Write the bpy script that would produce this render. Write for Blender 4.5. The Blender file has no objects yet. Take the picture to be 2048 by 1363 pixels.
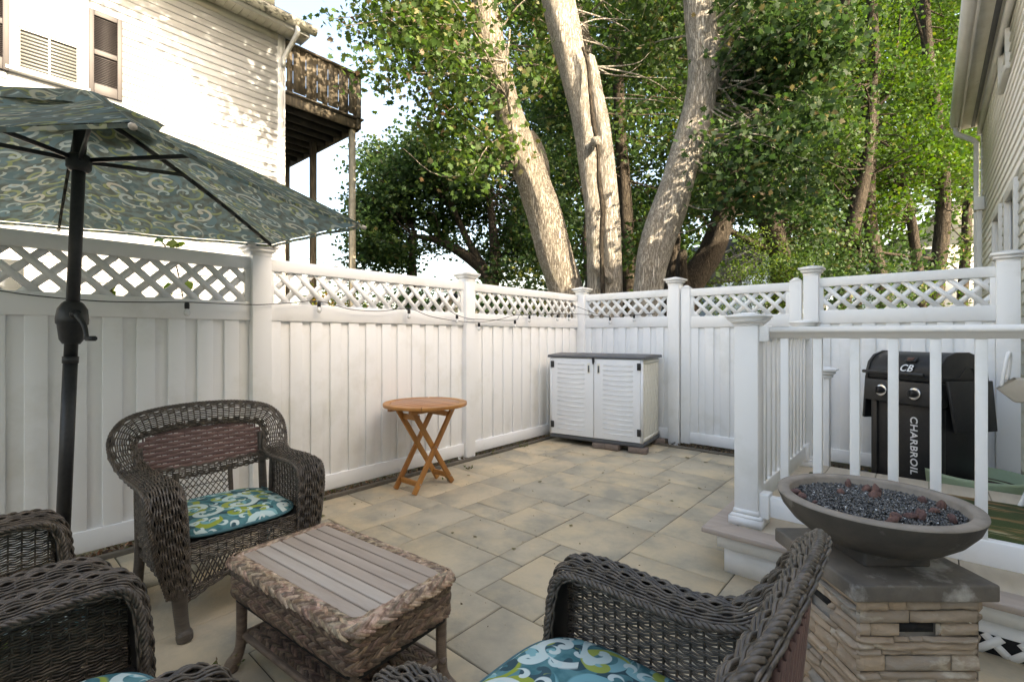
import bpy, math, random
import numpy as np
from mathutils import Vector, Matrix, noise
R = math.radians
sc = bpy.context.scene
COL = sc.collection
rnd = random.Random(7)
npr = np.random.default_rng(11)

# ------------------------------------------------------------------ camera
CAM_Z, YAW, FOC, HOR = 1.249, 0.717225, 955.35, 671.95      # metres, rad, focal length and horizon row (2048 px wide frame)
cd = bpy.data.cameras.new('camera'); cam = bpy.data.objects.new('camera', cd); COL.objects.link(cam)
cam.location = (0, 0, CAM_Z); cam.rotation_euler = (math.pi/2, 0, YAW)
cd.sensor_width = 36; cd.lens = FOC/2048*36; cd.shift_y = -(681.5-HOR)/2048
cd.clip_start = .05; cd.clip_end = 2000
sc.camera = cam
# ------------------------------------------------------------------ sky and sun
SUN_AZ, SUN_EL = R(86), R(30)            # azimuth from +Y towards +X
SUN = Vector((math.sin(SUN_AZ)*math.cos(SUN_EL), math.cos(SUN_AZ)*math.cos(SUN_EL), math.sin(SUN_EL)))
w = bpy.data.worlds.new('World'); sc.world = w; w.use_nodes = True
nt = w.node_tree; N = nt.nodes; L = nt.links; N.clear()
out = N.new('ShaderNodeOutputWorld'); bg = N.new('ShaderNodeBackground'); sky = N.new('ShaderNodeTexSky')
sky.sky_type = 'NISHITA'; sky.sun_disc = False; sky.sun_elevation = SUN_EL; sky.sun_rotation = SUN_AZ
sky.air_density = 1.0; sky.dust_density = 4.0; sky.ozone_density = 2.4; sky.altitude = 100
tc = N.new('ShaderNodeTexCoord'); sep = N.new('ShaderNodeSeparateXYZ'); L.new(tc.outputs['Generated'], sep.inputs[0])
mp = N.new('ShaderNodeMapping'); mp.inputs['Scale'].default_value = (1.0, 1.0, 2.6); L.new(tc.outputs['Generated'], mp.inputs[0])
nz = N.new('ShaderNodeTexNoise'); nz.inputs['Scale'].default_value = 3.2; nz.inputs['Detail'].default_value = 7; nz.inputs['Roughness'].default_value = .58
L.new(mp.outputs[0], nz.inputs['Vector'])
cr1 = N.new('ShaderNodeValToRGB'); cr1.color_ramp.elements[0].position = .50; cr1.color_ramp.elements[1].position = .72; L.new(nz.outputs['Fac'], cr1.inputs[0])
el = N.new('ShaderNodeMapRange'); el.inputs[1].default_value = .05; el.inputs[2].default_value = .42; el.inputs[3].default_value = .8; el.inputs[4].default_value = .08
L.new(sep.outputs['Z'], el.inputs[0])
mu = N.new('ShaderNodeMath'); mu.operation = 'MULTIPLY'; L.new(cr1.outputs[0], mu.inputs[0]); L.new(el.outputs[0], mu.inputs[1])
mx = N.new('ShaderNodeMix'); mx.data_type = 'RGBA'; L.new(mu.outputs[0], mx.inputs[0]); L.new(sky.outputs[0], mx.inputs[6])
mx.inputs[7].default_value = (2.3, 2.3, 2.4, 1)
tint = N.new('ShaderNodeMix'); tint.data_type = 'RGBA'; tint.blend_type = 'MULTIPLY'; tint.inputs[0].default_value = 1; tint.inputs[7].default_value = (.97, .985, 1.0, 1); L.new(mx.outputs[2], tint.inputs[6])
L.new(tint.outputs[2], bg.inputs[0]); bg.inputs[1].default_value = .15; L.new(bg.outputs[0], out.inputs[0])
sd = bpy.data.lights.new('sun', 'SUN'); so = bpy.data.objects.new('sun', sd); COL.objects.link(so)
sd.energy = 2.8; sd.angle = R(.53); sd.color = (1, .985, .965)
so.rotation_euler = (-SUN).to_track_quat('-Z', 'Y').to_euler(); so.location = SUN*40
# ------------------------------------------------------------------ exposure
sc.view_settings.view_transform = 'Standard'; sc.view_settings.look = 'None'
sc.view_settings.exposure = 2.48; sc.view_settings.gamma = 1.0; sc.view_settings.use_curve_mapping = False
sc.view_settings.use_white_balance = True; sc.view_settings.white_balance_temperature = 9000; sc.view_settings.white_balance_tint = 10     # set for the shade, as the photograph is
sc.cycles.max_bounces = 7; sc.cycles.diffuse_bounces = 5; sc.cycles.glossy_bounces = 3; sc.cycles.transmission_bounces = 6
sc.cycles.transparent_max_bounces = 8; sc.cycles.use_denoising = True; sc.cycles.sample_clamp_indirect = 8

# ------------------------------------------------------------------ helpers
cY, sY = math.cos(YAW), math.sin(YAW)
def at(u, v, d):
    """a point of the place: d metres in front of the lens, on the sight line through photo point (u, v)"""
    a = (u-1024)/FOC
    return Vector((d*(-sY+a*cY), d*(cY+a*sY), CAM_Z-(v-HOR)/FOC*d))
def rd(r, d, z=0):
    """right/forward of the viewer -> yard coordinates"""
    return Vector((r*cY-d*sY, r*sY+d*cY, z))

def socket(nt, a, b): nt.links.new(a, b)
def pm(name, c1, c2=None, scale=12, detail=5, rough=.5, bump=0, bscale=None, stretch=(1, 1, 1), c3=None, rand=0,
       spec=.5, metal=0, coord='obj', lo=.35, hi=.65, c4=None, s4=2.0, lo4=.5, hi4=.7, rvar=0, bdet=4, coat=0):
    m = bpy.data.materials.new(name); m.use_nodes = True; nt = m.node_tree; n = nt.nodes; b = n['Principled BSDF']
    b.inputs['Roughness'].default_value = rough; b.inputs['Metallic'].default_value = metal
    b.inputs['Specular IOR Level'].default_value = spec; b.inputs['Coat Weight'].default_value = coat
    if coord == 'pos': src = n.new('ShaderNodeNewGeometry').outputs['Position']
    else: src = n.new('ShaderNodeTexCoord').outputs['Object']
    oi = n.new('ShaderNodeObjectInfo')
    add = n.new('ShaderNodeVectorMath'); add.operation = 'ADD'; mulr = n.new('ShaderNodeMath'); mulr.operation = 'MULTIPLY'; mulr.inputs[1].default_value = 53.0
    nt.links.new(oi.outputs['Random'], mulr.inputs[0]); nt.links.new(src, add.inputs[0])
    if coord != 'pos': nt.links.new(mulr.outputs[0], add.inputs[1])
    mp = n.new('ShaderNodeMapping'); mp.inputs['Scale'].default_value = stretch; nt.links.new(add.outputs[0], mp.inputs[0])
    col = None
    def rgb(c): 
        r = n.new('ShaderNodeRGB'); r.outputs[0].default_value = (*c, 1); return r.outputs[0]
    col = rgb(c1)
    def mix(f, a, c):
        x = n.new('ShaderNodeMix'); x.data_type = 'RGBA'; nt.links.new(f, x.inputs[0]); nt.links.new(a, x.inputs[6]); nt.links.new(c, x.inputs[7]); return x.outputs[2]
    def ramp(f, lo, hi):
        r = n.new('ShaderNodeMapRange'); r.inputs[1].default_value = lo; r.inputs[2].default_value = hi; nt.links.new(f, r.inputs[0]); return r.outputs[0]
    def noi(s, d, ro=.6):
        x = n.new('ShaderNodeTexNoise'); x.inputs['Scale'].default_value = s; x.inputs['Detail'].default_value = d; x.inputs['Roughness'].default_value = ro
        nt.links.new(mp.outputs[0], x.inputs['Vector']); return x.outputs['Fac']
    if c3 is not None:
        w = n.new('ShaderNodeTexWhiteNoise'); w.noise_dimensions = '1D'; nt.links.new(oi.outputs['Random'], w.inputs['W'])
        mm = n.new('ShaderNodeMath'); mm.operation = 'MULTIPLY'; mm.inputs[1].default_value = rand; nt.links.new(w.outputs['Value'], mm.inputs[0])
        col = mix(mm.outputs[0], col, rgb(c3))
    if c2 is not None:
        col = mix(ramp(noi(scale, detail), lo, hi), col, rgb(c2))
    if c4 is not None:
        col = mix(ramp(noi(s4, 6, .65), lo4, hi4), col, rgb(c4))
    nt.links.new(col, b.inputs['Base Color'])
    if rvar:
        mr = n.new('ShaderNodeMapRange'); mr.inputs[3].default_value = rough-rvar; mr.inputs[4].default_value = rough+rvar
        nt.links.new(noi(scale*.7, 4), mr.inputs[0]); nt.links.new(mr.outputs[0], b.inputs['Roughness'])
    if bump:
        bp = n.new('ShaderNodeBump'); bp.inputs['Strength'].default_value = bump; bp.inputs['Distance'].default_value = .01
        nt.links.new(noi(bscale or scale*4, bdet), bp.inputs['Height']); nt.links.new(bp.outputs[0], b.inputs['Normal'])
    return m

class MB:
    """collects shapes into one mesh"""
    def __init__(s): s.V = []; s.Fq = []; s.Ft = []; s.Fn = []; s.n = 0
    def add(s, v, q=None, t=None, ng=None):
        v = np.asarray(v, float).reshape(-1, 3); o = s.n; s.V.append(v); s.n += len(v)
        if q is not None and len(q): s.Fq.append(np.asarray(q, int)+o)
        if t is not None and len(t): s.Ft.append(np.asarray(t, int)+o)
        if ng is not None: s.Fn += [[i+o for i in f] for f in ng]
        return s
    def box(s, c, size, rot=None, taper=None):
        x, y, z = [k/2 for k in size]
        v = np.array([[-x,-y,-z],[x,-y,-z],[x,y,-z],[-x,y,-z],[-x,-y,z],[x,-y,z],[x,y,z],[-x,y,z]])
        if taper: v[4:, 0] *= taper[0]; v[4:, 1] *= taper[1]
        if rot is not None: v = v @ np.array(rot.to_3x3()).T
        return s.add(v+np.array(c), q=[[0,3,2,1],[4,5,6,7],[0,1,5,4],[1,2,6,5],[2,3,7,6],[3,0,4,7]])
    def b2(s, a, b):
        a = np.array(a, float); b = np.array(b, float); return s.box((a+b)/2, np.abs(b-a))
    def beam(s, a, b, w, h, up=(0, 0, 1)):
        """rectangular bar from a to b, w across, h along up"""
        a = Vector(a); b = Vector(b); d = (b-a); l = d.length; d.normalize(); u = Vector(up); x = d.cross(u)
        if x.length < 1e-4: x = d.cross(Vector((1, 0, 0)))
        x.normalize(); u = x.cross(d); m = Matrix((x, d, u)).transposed()
        return s.box((a+b)/2, (w, l, h), m)
    def prism(s, pts, a, b, axis='z'):
        """2-D outline extruded from a to b along axis"""
        p = np.array(pts, float); k = len(p)
        def m3(z):
            zz = np.full(k, z)
            return {'z': np.c_[p[:, 0], p[:, 1], zz], 'y': np.c_[p[:, 0], zz, p[:, 1]], 'x': np.c_[zz, p[:, 0], p[:, 1]]}[axis]
        v = np.r_[m3(a), m3(b)]
        return s.add(v, q=[[i, (i+1) % k, (i+1) % k+k, i+k] for i in range(k)], ng=[list(range(k))[::-1], list(range(k, 2*k))])
    def lathe(s, prof, c=(0, 0, 0), n=24, cap=True, rot=None):
        p = np.array(prof, float); k = len(p); a = np.arange(n)*2*np.pi/n
        v = np.stack([p[:, 0][:, None]*np.cos(a), p[:, 0][:, None]*np.sin(a), np.repeat(p[:, 1][:, None], n, 1)], -1).reshape(-1, 3)
        if rot is not None: v = v @ np.array(rot.to_3x3()).T
        i = np.arange(k-1)[:, None]*n; j = np.arange(n); j2 = (j+1) % n
        q = np.stack([i+j, i+j2, i+n+j2, i+n+j], -1).reshape(-1, 4)
        return s.add(v+np.array(c), q=q, ng=[list(range(n))[::-1], list(range((k-1)*n, k*n))] if cap else None)
    def tube(s, P, r, n=6, ref=None, cap=True, flat=None):
        P = np.asarray(P, float); k = len(P); T = np.gradient(P, axis=0); T /= np.linalg.norm(T, axis=1)[:, None]+1e-12
        r = np.broadcast_to(np.asarray(r, float), (k,))
        if ref is None:
            X = np.zeros_like(P); x = np.cross(T[0], (0, 0, 1.))
            if np.linalg.norm(x) < .2: x = np.cross(T[0], (1., 0, 0))
            for i in range(k):
                x = x-T[i]*np.dot(x, T[i]); x /= np.linalg.norm(x)+1e-12; X[i] = x
            Y = np.cross(T, X)
        else:
            Y = np.broadcast_to(np.asarray(ref, float), P.shape); X = np.cross(Y, T); X /= np.linalg.norm(X, axis=1)[:, None]+1e-12; Y = np.cross(T, X)
        a = np.arange(n)*2*np.pi/n+np.pi/n; f = flat or 1.0
        v = P[:, None]+r[:, None, None]*(X[:, None]*np.cos(a)[None, :, None]*f+Y[:, None]*np.sin(a)[None, :, None])
        i = np.arange(k-1)[:, None]*n; j = np.arange(n); j2 = (j+1) % n
        q = np.stack([i+j, i+j2, i+n+j2, i+n+j], -1).reshape(-1, 4)
        return s.add(v.reshape(-1, 3), q=q, ng=[list(range(n))[::-1], list(range((k-1)*n, k*n))] if cap else None)
    def grid(s, fn, nu, nv):
        v = [fn(i/nu, j/nv) for j in range(nv+1) for i in range(nu+1)]
        q = [[j*(nu+1)+i, j*(nu+1)+i+1, (j+1)*(nu+1)+i+1, (j+1)*(nu+1)+i] for j in range(nv) for i in range(nu)]
        return s.add(v, q=q)
    def mesh(s, name):
        me = bpy.data.meshes.new(name); V = np.concatenate(s.V)
        polys = [f for a in s.Fq for f in a.tolist()]+[f for a in s.Ft for f in a.tolist()]+s.Fn
        tot = np.array([len(f) for f in polys]); flat = np.fromiter((i for f in polys for i in f), int)
        me.vertices.add(len(V)); me.vertices.foreach_set('co', V.astype(np.float32).ravel())
        me.loops.add(len(flat)); me.loops.foreach_set('vertex_index', flat.astype(np.int32))
        me.polygons.add(len(polys)); me.polygons.foreach_set('loop_start', np.r_[0, np.cumsum(tot)[:-1]].astype(np.int32))
        me.update(calc_edges=True); me.validate(); return me
    def build(s, name, mat, parent=None, smooth=False, bevel=0, seg=2, kind=None, label=None, loc=None):
        me = s.mesh(name); return put(me, name, mat, parent, smooth, bevel, seg, kind, label, loc)
def put(me, name, mat, parent=None, smooth=False, bevel=0, seg=2, kind=None, label=None, loc=None):
    if not me.materials: me.materials.append(mat)
    if smooth: me.polygons.foreach_set('use_smooth', [True]*len(me.polygons))
    o = bpy.data.objects.new(name, me); COL.objects.link(o)
    if parent is not None: o.parent = parent
    if loc is not None: o.location = loc
    if bevel:
        b = o.modifiers.new('bevel', 'BEVEL'); b.width = bevel; b.segments = seg; b.limit_method = 'ANGLE'; b.angle_limit = R(40)
        if smooth is False and seg > 1: pass
    if kind: o['kind'] = kind
    if label: o['label'] = label
    return o
def tag(o, label, cat, group=None, kind=None):
    if label: o['label'] = label
    if cat: o['category'] = cat
    if group: o['group'] = group
    if kind: o['kind'] = kind
    return o
def thing(name, label, cat, loc=(0, 0, 0), rz=0, group=None):
    o = bpy.data.objects.new(name, None); COL.objects.link(o); o.location = loc; o.rotation_euler = (0, 0, rz); o.empty_display_size = .1
    return tag(o, label, cat, group)
def structure(o): o['kind'] = 'structure'; return o
def dup(o, parent=None, loc=None, rz=None, label=None):
    c = o.copy(); COL.objects.link(c); c.parent = parent
    if loc is not None: c.location = loc
    if rz is not None: c.rotation_euler = (0, 0, rz)
    if label: c['label'] = label
    for ch in [k for k in KIDS.get(o.name, o.children)]: dup(ch, c)
    return c
KIDS = {}
def cat(pts, n):
    """Catmull-Rom through rows of numbers, n samples a span"""
    p = np.asarray(pts, float); p = np.r_[[2*p[0]-p[1]], p, [2*p[-1]-p[-2]]]; o = []
    for i in range(1, len(p)-2):
        for t in np.arange(n)/n:
            a, b, c, d = p[i-1], p[i], p[i+1], p[i+2]
            o.append(.5*((2*b)+(-a+c)*t+(2*a-5*b+4*c-d)*t*t+(-a+3*b-3*c+d)*t**3))
    o.append(p[-2]); return np.array(o)
def resample(p, step, dims=3):
    d = np.r_[0, np.cumsum(np.linalg.norm(np.diff(p[:, :dims], axis=0), axis=1))]
    k = max(2, int(round(d[-1]/step))+1); s = np.linspace(0, d[-1], k)
    return np.stack([np.interp(s, d, p[:, j]) for j in range(p.shape[1])], 1)
def unit(a): return a/(np.linalg.norm(a, axis=-1, keepdims=True)+1e-12)
def fbm(x, y, z=0, o=3):
    return sum(noise.noise(Vector((x*2**k, y*2**k, z*2**k)))/2**k for k in range(o))
# ------------------------------------------------------------------ materials
M = {}
M['vinyl'] = pm('white_vinyl', (0.85, 0.85, 0.85), (0.85, 0.85, 0.84), scale=2.5, rough=.38, coord='pos', c4=(0.66, 0.65, 0.6), s4=2.2, lo4=.52, hi4=.85, bump=.03, bscale=60)
M['vinyl_dirty'] = pm('vinyl_low', (.80, .79, .77), (.74, .73, .70), scale=3, rough=.42, coord='pos', c4=(.50, .47, .40), s4=4, lo4=.62, hi4=.9)
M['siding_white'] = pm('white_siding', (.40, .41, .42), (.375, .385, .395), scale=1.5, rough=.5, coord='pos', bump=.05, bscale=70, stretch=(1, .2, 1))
M['trim_white'] = pm('white_trim', (.66, .66, .65), (.60, .60, .58), scale=4, rough=.45, coord='pos')
M['siding_beige'] = pm('beige_siding', (0.805, 0.782, 0.713), (0.759, 0.736, 0.667), scale=2, rough=.5, coord='pos', bump=.05, bscale=60)
M['soffit'] = pm('soffit_cream', (.72, .70, .63), (.60, .57, .48), scale=3, rough=.5, coord='pos', c4=(.30, .27, .2), s4=5, lo4=.62, hi4=.85)
M['gutter_dirty'] = pm('gutter_mildew', (.66, .64, .56), (.10, .10, .08), scale=9, rough=.6, coord='pos', lo=.50, hi=.64, stretch=(1, 1, 2))
M['shingle'] = pm('dark_shingles', (.045, .045, .05), (.09, .09, .09), scale=30, rough=.9, coord='pos', bump=.3)
M['shutter'] = pm('taupe_shutter', (0.035, 0.0294, 0.03), (0.042, 0.0353, 0.0355), scale=6, rough=.55, coord='pos')
M['black_gap'] = pm('dark_gap', (.012, .012, .012), rough=.9)
M['glass'] = pm('window_glass', (.06, .065, .065), rough=.05, spec=.8)
M['blind'] = pm('white_blind', (.17, .17, .16), rough=.6)
M['old_wood'] = pm('weathered_deck_wood', (.115, .09, .062), (.06, .048, .034), scale=9, rough=.85, coord='pos', stretch=(3, 3, .5), bump=.3, c4=(.20, .165, .115), s4=3, lo4=.5, hi4=.75, c3=(.17, .135, .09), rand=.6)
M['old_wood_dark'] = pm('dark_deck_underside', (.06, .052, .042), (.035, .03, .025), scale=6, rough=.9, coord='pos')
M['post_tan'] = pm('tan_post', (.42, .37, .28), (.30, .26, .19), scale=8, rough=.7, coord='pos')
M['paver'] = pm('stone_paver', (0.574, 0.457, 0.308), (0.344, 0.305, 0.232), scale=3.0, detail=6, rough=.85, c3=(0.452, 0.396, 0.301), rand=.9, c4=(0.658, 0.507, 0.316), s4=1.9, lo4=.46, hi4=.74, bump=.34, bscale=46, lo=.38, hi=.62, rvar=.08, bdet=6)
M['paver_sand'] = pm('joint_sand', (0.128, 0.112, 0.0816), (0.068, 0.0646, 0.0476), scale=40, rough=.95, coord='pos', c4=(0.085, 0.119, 0.0425), s4=3, lo4=.6, hi4=.75)
M['edging'] = pm('grey_edging', (.15, .128, .10), (.10, .088, .07), scale=14, rough=.9, coord='pos', bump=.3)
M['mulch_soil'] = pm('mulch_soil', (.035, .026, .018), (.07, .05, .032), scale=45, rough=1, coord='pos', bump=.8, bscale=90)
M['ground'] = pm('forest_ground', (.030, .036, .014), (.05, .038, .02), scale=1.4, rough=1, coord='pos', bump=.5, bscale=20)
M['bark'] = None
M['wood_teak'] = pm('teak_oiled', (0.483, 0.21, 0.0553), (0.31, 0.121, 0.0289), scale=5, detail=6, rough=.42, stretch=(1, 1, .12), c3=(0.575, 0.273, 0.0765), rand=.8, bump=.06, bscale=40)
M['wood_teak_x'] = pm('teak_top', (0.432, 0.176, 0.065), (0.276, 0.099, 0.036), scale=5, detail=6, rough=.34, stretch=(.12, 1, 1), c3=(0.504, 0.242, 0.1), rand=.9, bump=.05, bscale=40)
M['plank'] = pm('weathered_table_plank', (0.465, 0.365, 0.29), (0.366, 0.28, 0.218), scale=4, detail=7, rough=.55, stretch=(.35, 2.2, 1), c3=(0.509, 0.418, 0.344), rand=.8, c4=(0.587, 0.518, 0.445), s4=2.3, lo4=.5, hi4=.8, bump=.06, bscale=120)
M['wicker'] = pm('dark_resin_wicker', (0.0827, 0.0657, 0.0497), (0.136, 0.106, 0.0814), scale=18, rough=.36, spec=.55, c4=(0.0507, 0.0401, 0.0315), s4=40, lo4=.45, hi4=.6)
M['wicker_dark'] = pm('wicker_dark', (.018, .015, .013), rough=.8)
M['wicker_band'] = pm('brown_wicker_band', (0.209, 0.125, 0.116), (0.165, 0.0969, 0.0893), scale=14, rough=.45, c3=(0.253, 0.157, 0.142), rand=.7, bump=.05, bscale=200)
M['wicker_wrap'] = pm('wrapped_leg', (0.0638, 0.051, 0.041), (0.101, 0.0816, 0.0648), scale=60, rough=.42, stretch=(.2, .2, 1))
M['seagrass'] = pm('tan_seagrass', (0.529, 0.369, 0.247), (0.23, 0.138, 0.084), scale=38, detail=3, rough=.5, lo=.40, hi=.60, c4=(0.667, 0.506, 0.367), s4=24, lo4=.55, hi4=.70)
M['seagrass_dark'] = pm('brown_seagrass', (.33, .225, .155), (.16, .10, .07), scale=38, detail=3, rough=.55, lo=.38, hi=.62)
M['seagrass_leg'] = pm('brown_wrapped_leg', (.22, .16, .12), (.13, .09, .066), scale=60, rough=.5, stretch=(.3, .3, 1))
M['teal_piping'] = pm('teal_piping', (.060, .175, .20), (.05, .14, .16), scale=40, rough=.8)
M['umb_black'] = pm('black_powdercoat', (.022, .022, .023), (.032, .032, .033), scale=60, rough=.42, spec=.4)
M['umb_base'] = pm('umbrella_base_grey', (.05, .048, .046), (.07, .066, .062), scale=20, rough=.6)
M['shed_white'] = pm('shed_plastic_white', (0.829, 0.84, 0.85), (0.784, 0.795, 0.806), scale=3, rough=.42, bump=.03, bscale=140)
M['shed_cream'] = pm('shed_plastic_cream', (0.784, 0.762, 0.672), (0.717, 0.694, 0.605), scale=3, rough=.45)
M['shed_grey'] = pm('shed_lid_grey', (.105, .110, .118), (.08, .084, .09), scale=6, rough=.5)
M['black_plastic'] = pm('black_plastic', (.015, .015, .016), rough=.45)
M['brick'] = pm('block_brick', (.24, .17, .135), (.16, .12, .10), scale=20, rough=.9, bump=.4, c3=(.17, .145, .125), rand=.8)
M['deck_board'] = pm('beige_deck_board', (0.54, 0.462, 0.36), (0.456, 0.384, 0.294), scale=5, detail=6, rough=.6, coord='pos', stretch=(3, .5, 1), bump=.06, bscale=40)
M['deck_nose'] = pm('taupe_deck_edge', (0.442, 0.362, 0.306), (0.377, 0.306, 0.258), scale=6, rough=.6, coord='pos', stretch=(.5, 4, 1))
M['rug'] = pm('grass_rug', (.060, .090, .022), (.37, .21, .085), scale=5.5, detail=7, rough=1, coord='pos', stretch=(.45, 2.6, 1), lo=.52, hi=.60, c4=(.50, .42, .25), s4=6.5, lo4=.60, hi4=.66, bump=.8, bscale=150)
M['grill'] = pm('grill_black', (.014, .014, .015), (.02, .02, .021), scale=50, rough=.38, spec=.4)
M['grill_panel'] = pm('grill_charcoal', (.038, .036, .035), (.03, .029, .028), scale=30, rough=.4, metal=.3)
M['chrome'] = pm('chrome', (.6, .6, .6), rough=.2, metal=1)
M['lettering'] = pm('white_lettering', (.82, .82, .82), rough=.5)
M['sage'] = pm('sage_green_tub', (.30, .385, .255), (.26, .34, .22), scale=6, rough=.5)
M['beige_plastic'] = pm('beige_plastic', (.50, .44, .36), (.42, .365, .295), scale=8, rough=.45)
M['bowl'] = pm('bowl_concrete', (0.0963, 0.0835, 0.071), (0.0452, 0.0407, 0.0374), scale=6, detail=7, rough=.6, c4=(0.261, 0.248, 0.237), s4=7, lo4=.60, hi4=.74, bump=.12, bscale=50, rvar=.15)
M['bowl_rim'] = pm('bowl_rim', (0.3, 0.256, 0.213), (0.213, 0.181, 0.15), scale=14, rough=.8, bump=.1, bscale=80)
M['slab'] = pm('slab_concrete', (0.189, 0.16, 0.131), (0.0975, 0.0845, 0.0709), scale=6, detail=7, rough=.7, c4=(0.685, 0.659, 0.616), s4=3.2, lo4=.60, hi4=.78, bump=.2, bscale=40)
M['ledger'] = pm('ledger_stone', (0.525, 0.391, 0.279), (0.347, 0.263, 0.191), scale=9, detail=8, rough=.85, c3=(0.356, 0.303, 0.256), rand=1.0, stretch=(1, 1, 2.5), c4=(0.715, 0.652, 0.539), s4=7, lo4=.56, hi4=.78, bump=.5, bscale=26, bdet=7)
M['ledger_grey'] = pm('ledger_stone_grey', (0.382, 0.333, 0.277), (0.255, 0.227, 0.198), scale=9, detail=8, rough=.85, stretch=(1, 1, 2.5), c4=(0.473, 0.411, 0.336), s4=6, lo4=.55, hi4=.8, bump=.5, bscale=26, bdet=7)
M['lava'] = pm('lava_rock', (0.184, 0.0972, 0.085), (0.102, 0.0576, 0.0561), scale=14, rough=.95, bump=.9, bscale=60, c3=(0.204, 0.104, 0.0723), rand=1)
M['glass_chip'] = pm('dark_glass_chips', (.040, .040, .041), (.15, .148, .145), scale=70, rough=.14, spec=.9, coord='pos', lo=.5, hi=.62, c4=(.72, .73, .74), s4=60, lo4=.635, hi4=.65)  # the palest flecks are white glints put into the colour
M['cable'] = pm('black_cable', (.02, .02, .02), rough=.5)
M['bulb'] = pm('clear_bulb', (.75, .75, .74), rough=.08, spec=.9)
M['house_far'] = pm('far_white_house', (.72, .69, .64), (.66, .62, .57), scale=.5, rough=.7, coord='pos')
M['house_blue'] = pm('far_blue_house', (.22, .31, .42), (.18, .26, .36), scale=.6, rough=.7, coord='pos')
M['terracotta'] = pm('orange_trim', (.48, .22, .12), rough=.8)
M['dry_leaf'] = pm('fallen_leaf', (.13, .12, .04), (.22, .16, .07), scale=9, rough=.8, c3=(.05, .08, .02), rand=1)

def toned(m):
    nt = m.node_tree; b = nt.nodes['Principled BSDF']; src = b.inputs['Base Color'].links[0].from_socket; a = nt.nodes.new('ShaderNodeAttribute'); a.attribute_name = 'tone'
    x = nt.nodes.new('ShaderNodeMix'); x.data_type = 'RGBA'; x.blend_type = 'MULTIPLY'; x.inputs[0].default_value = 1; nt.links.new(src, x.inputs[6]); nt.links.new(a.outputs['Color'], x.inputs[7]); nt.links.new(x.outputs[2], b.inputs['Base Color'])
toned(M['seagrass']); toned(M['seagrass_dark'])
def set_tone(o, per, lo, hi, seed=1):
    n = len(o.data.vertices); k = -(-n//per); g = np.random.default_rng(seed); t = g.uniform(lo, hi, (k, 1))*np.array([1, 1, 1])*g.uniform(.93, 1.07, (k, 3)); t = np.repeat(t, per, 0)[:n]; c = o.data.attributes.new('tone', 'FLOAT_COLOR', 'POINT'); c.data.foreach_set('color', np.c_[t, np.ones(n)].astype(np.float32).ravel())
def bark_mat(name, c1, c2, moss, amt):
    m = bpy.data.materials.new(name); m.use_nodes = True; nt = m.node_tree; n = nt.nodes; b = n['Principled BSDF']; b.inputs['Roughness'].default_value = .9
    b.inputs['Specular IOR Level'].default_value = .2
    tcn = n.new('ShaderNodeTexCoord'); mp = n.new('ShaderNodeMapping'); mp.inputs['Scale'].default_value = (1, 1, .10); nt.links.new(tcn.outputs['Object'], mp.inputs[0])
    wv = n.new('ShaderNodeTexNoise'); wv.inputs['Scale'].default_value = 34; wv.inputs['Detail'].default_value = 6; wv.inputs['Roughness'].default_value = .65; nt.links.new(mp.outputs[0], wv.inputs['Vector'])
    vo = n.new('ShaderNodeTexVoronoi'); vo.feature = 'DISTANCE_TO_EDGE'; vo.inputs['Scale'].default_value = 38; vo.inputs['Randomness'].default_value = 1
    wa = n.new('ShaderNodeVectorMath'); wa.operation = 'ADD'; sc_ = n.new('ShaderNodeVectorMath'); sc_.operation = 'SCALE'; sc_.inputs['Scale'].default_value = .10
    nt.links.new(wv.outputs['Color'], sc_.inputs[0]); nt.links.new(mp.outputs[0], wa.inputs[0]); nt.links.new(sc_.outputs[0], wa.inputs[1]); nt.links.new(wa.outputs[0], vo.inputs['Vector'])
    r1 = n.new('ShaderNodeMapRange'); r1.inputs[1].default_value = -.03; r1.inputs[2].default_value = .20; nt.links.new(vo.outputs['Distance'], r1.inputs[0])
    mr = n.new('ShaderNodeMath'); mr.operation = 'MULTIPLY'; nt.links.new(r1.outputs[0], mr.inputs[0]); nt.links.new(wv.outputs['Fac'], mr.inputs[1])
    def mixc(f, a, c):
        x = n.new('ShaderNodeMix'); x.data_type = 'RGBA'; nt.links.new(f, x.inputs[0])
        for s, k in ((6, a), (7, c)):
            if isinstance(k, tuple): x.inputs[s].default_value = (*k, 1)
            else: nt.links.new(k, x.inputs[s])
        return x.outputs[2]
    rr = n.new('ShaderNodeMapRange'); rr.inputs[1].default_value = .10; rr.inputs[2].default_value = .52; nt.links.new(mr.outputs[0], rr.inputs[0])
    c = mixc(rr.outputs[0], c2, c1)
    n2 = n.new('ShaderNodeTexNoise'); n2.inputs['Scale'].default_value = 1.6; n2.inputs['Detail'].default_value = 7; n2.inputs['Roughness'].default_value = .7; nt.links.new(tcn.outputs['Object'], n2.inputs['Vector'])
    r2 = n.new('ShaderNodeMapRange'); r2.inputs[1].default_value = .62-amt; r2.inputs[2].default_value = .80-amt; r2.inputs[4].default_value = .75; nt.links.new(n2.outputs['Fac'], r2.inputs[0])
    c = mixc(r2.outputs[0], c, moss); nt.links.new(c, b.inputs['Base Color'])
    bp = n.new('ShaderNodeBump'); bp.inputs['Strength'].default_value = 1.0; bp.inputs['Distance'].default_value = .09; nt.links.new(mr.outputs[0], bp.inputs['Height']); nt.links.new(bp.outputs[0], b.inputs['Normal'])
    return m
M['bark'] = bark_mat('maple_bark', (.60, .53, .435), (.20, .165, .125), (.30, .28, .12), .03)
M['bark_pale'] = bark_mat('maple_bark_pale', (.72, .655, .565), (.30, .26, .21), (.36, .33, .19), 0)
M['bark_dark'] = bark_mat('woodland_bark', (.13, .105, .08), (.05, .04, .03), (.09, .10, .035), .04)

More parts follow.
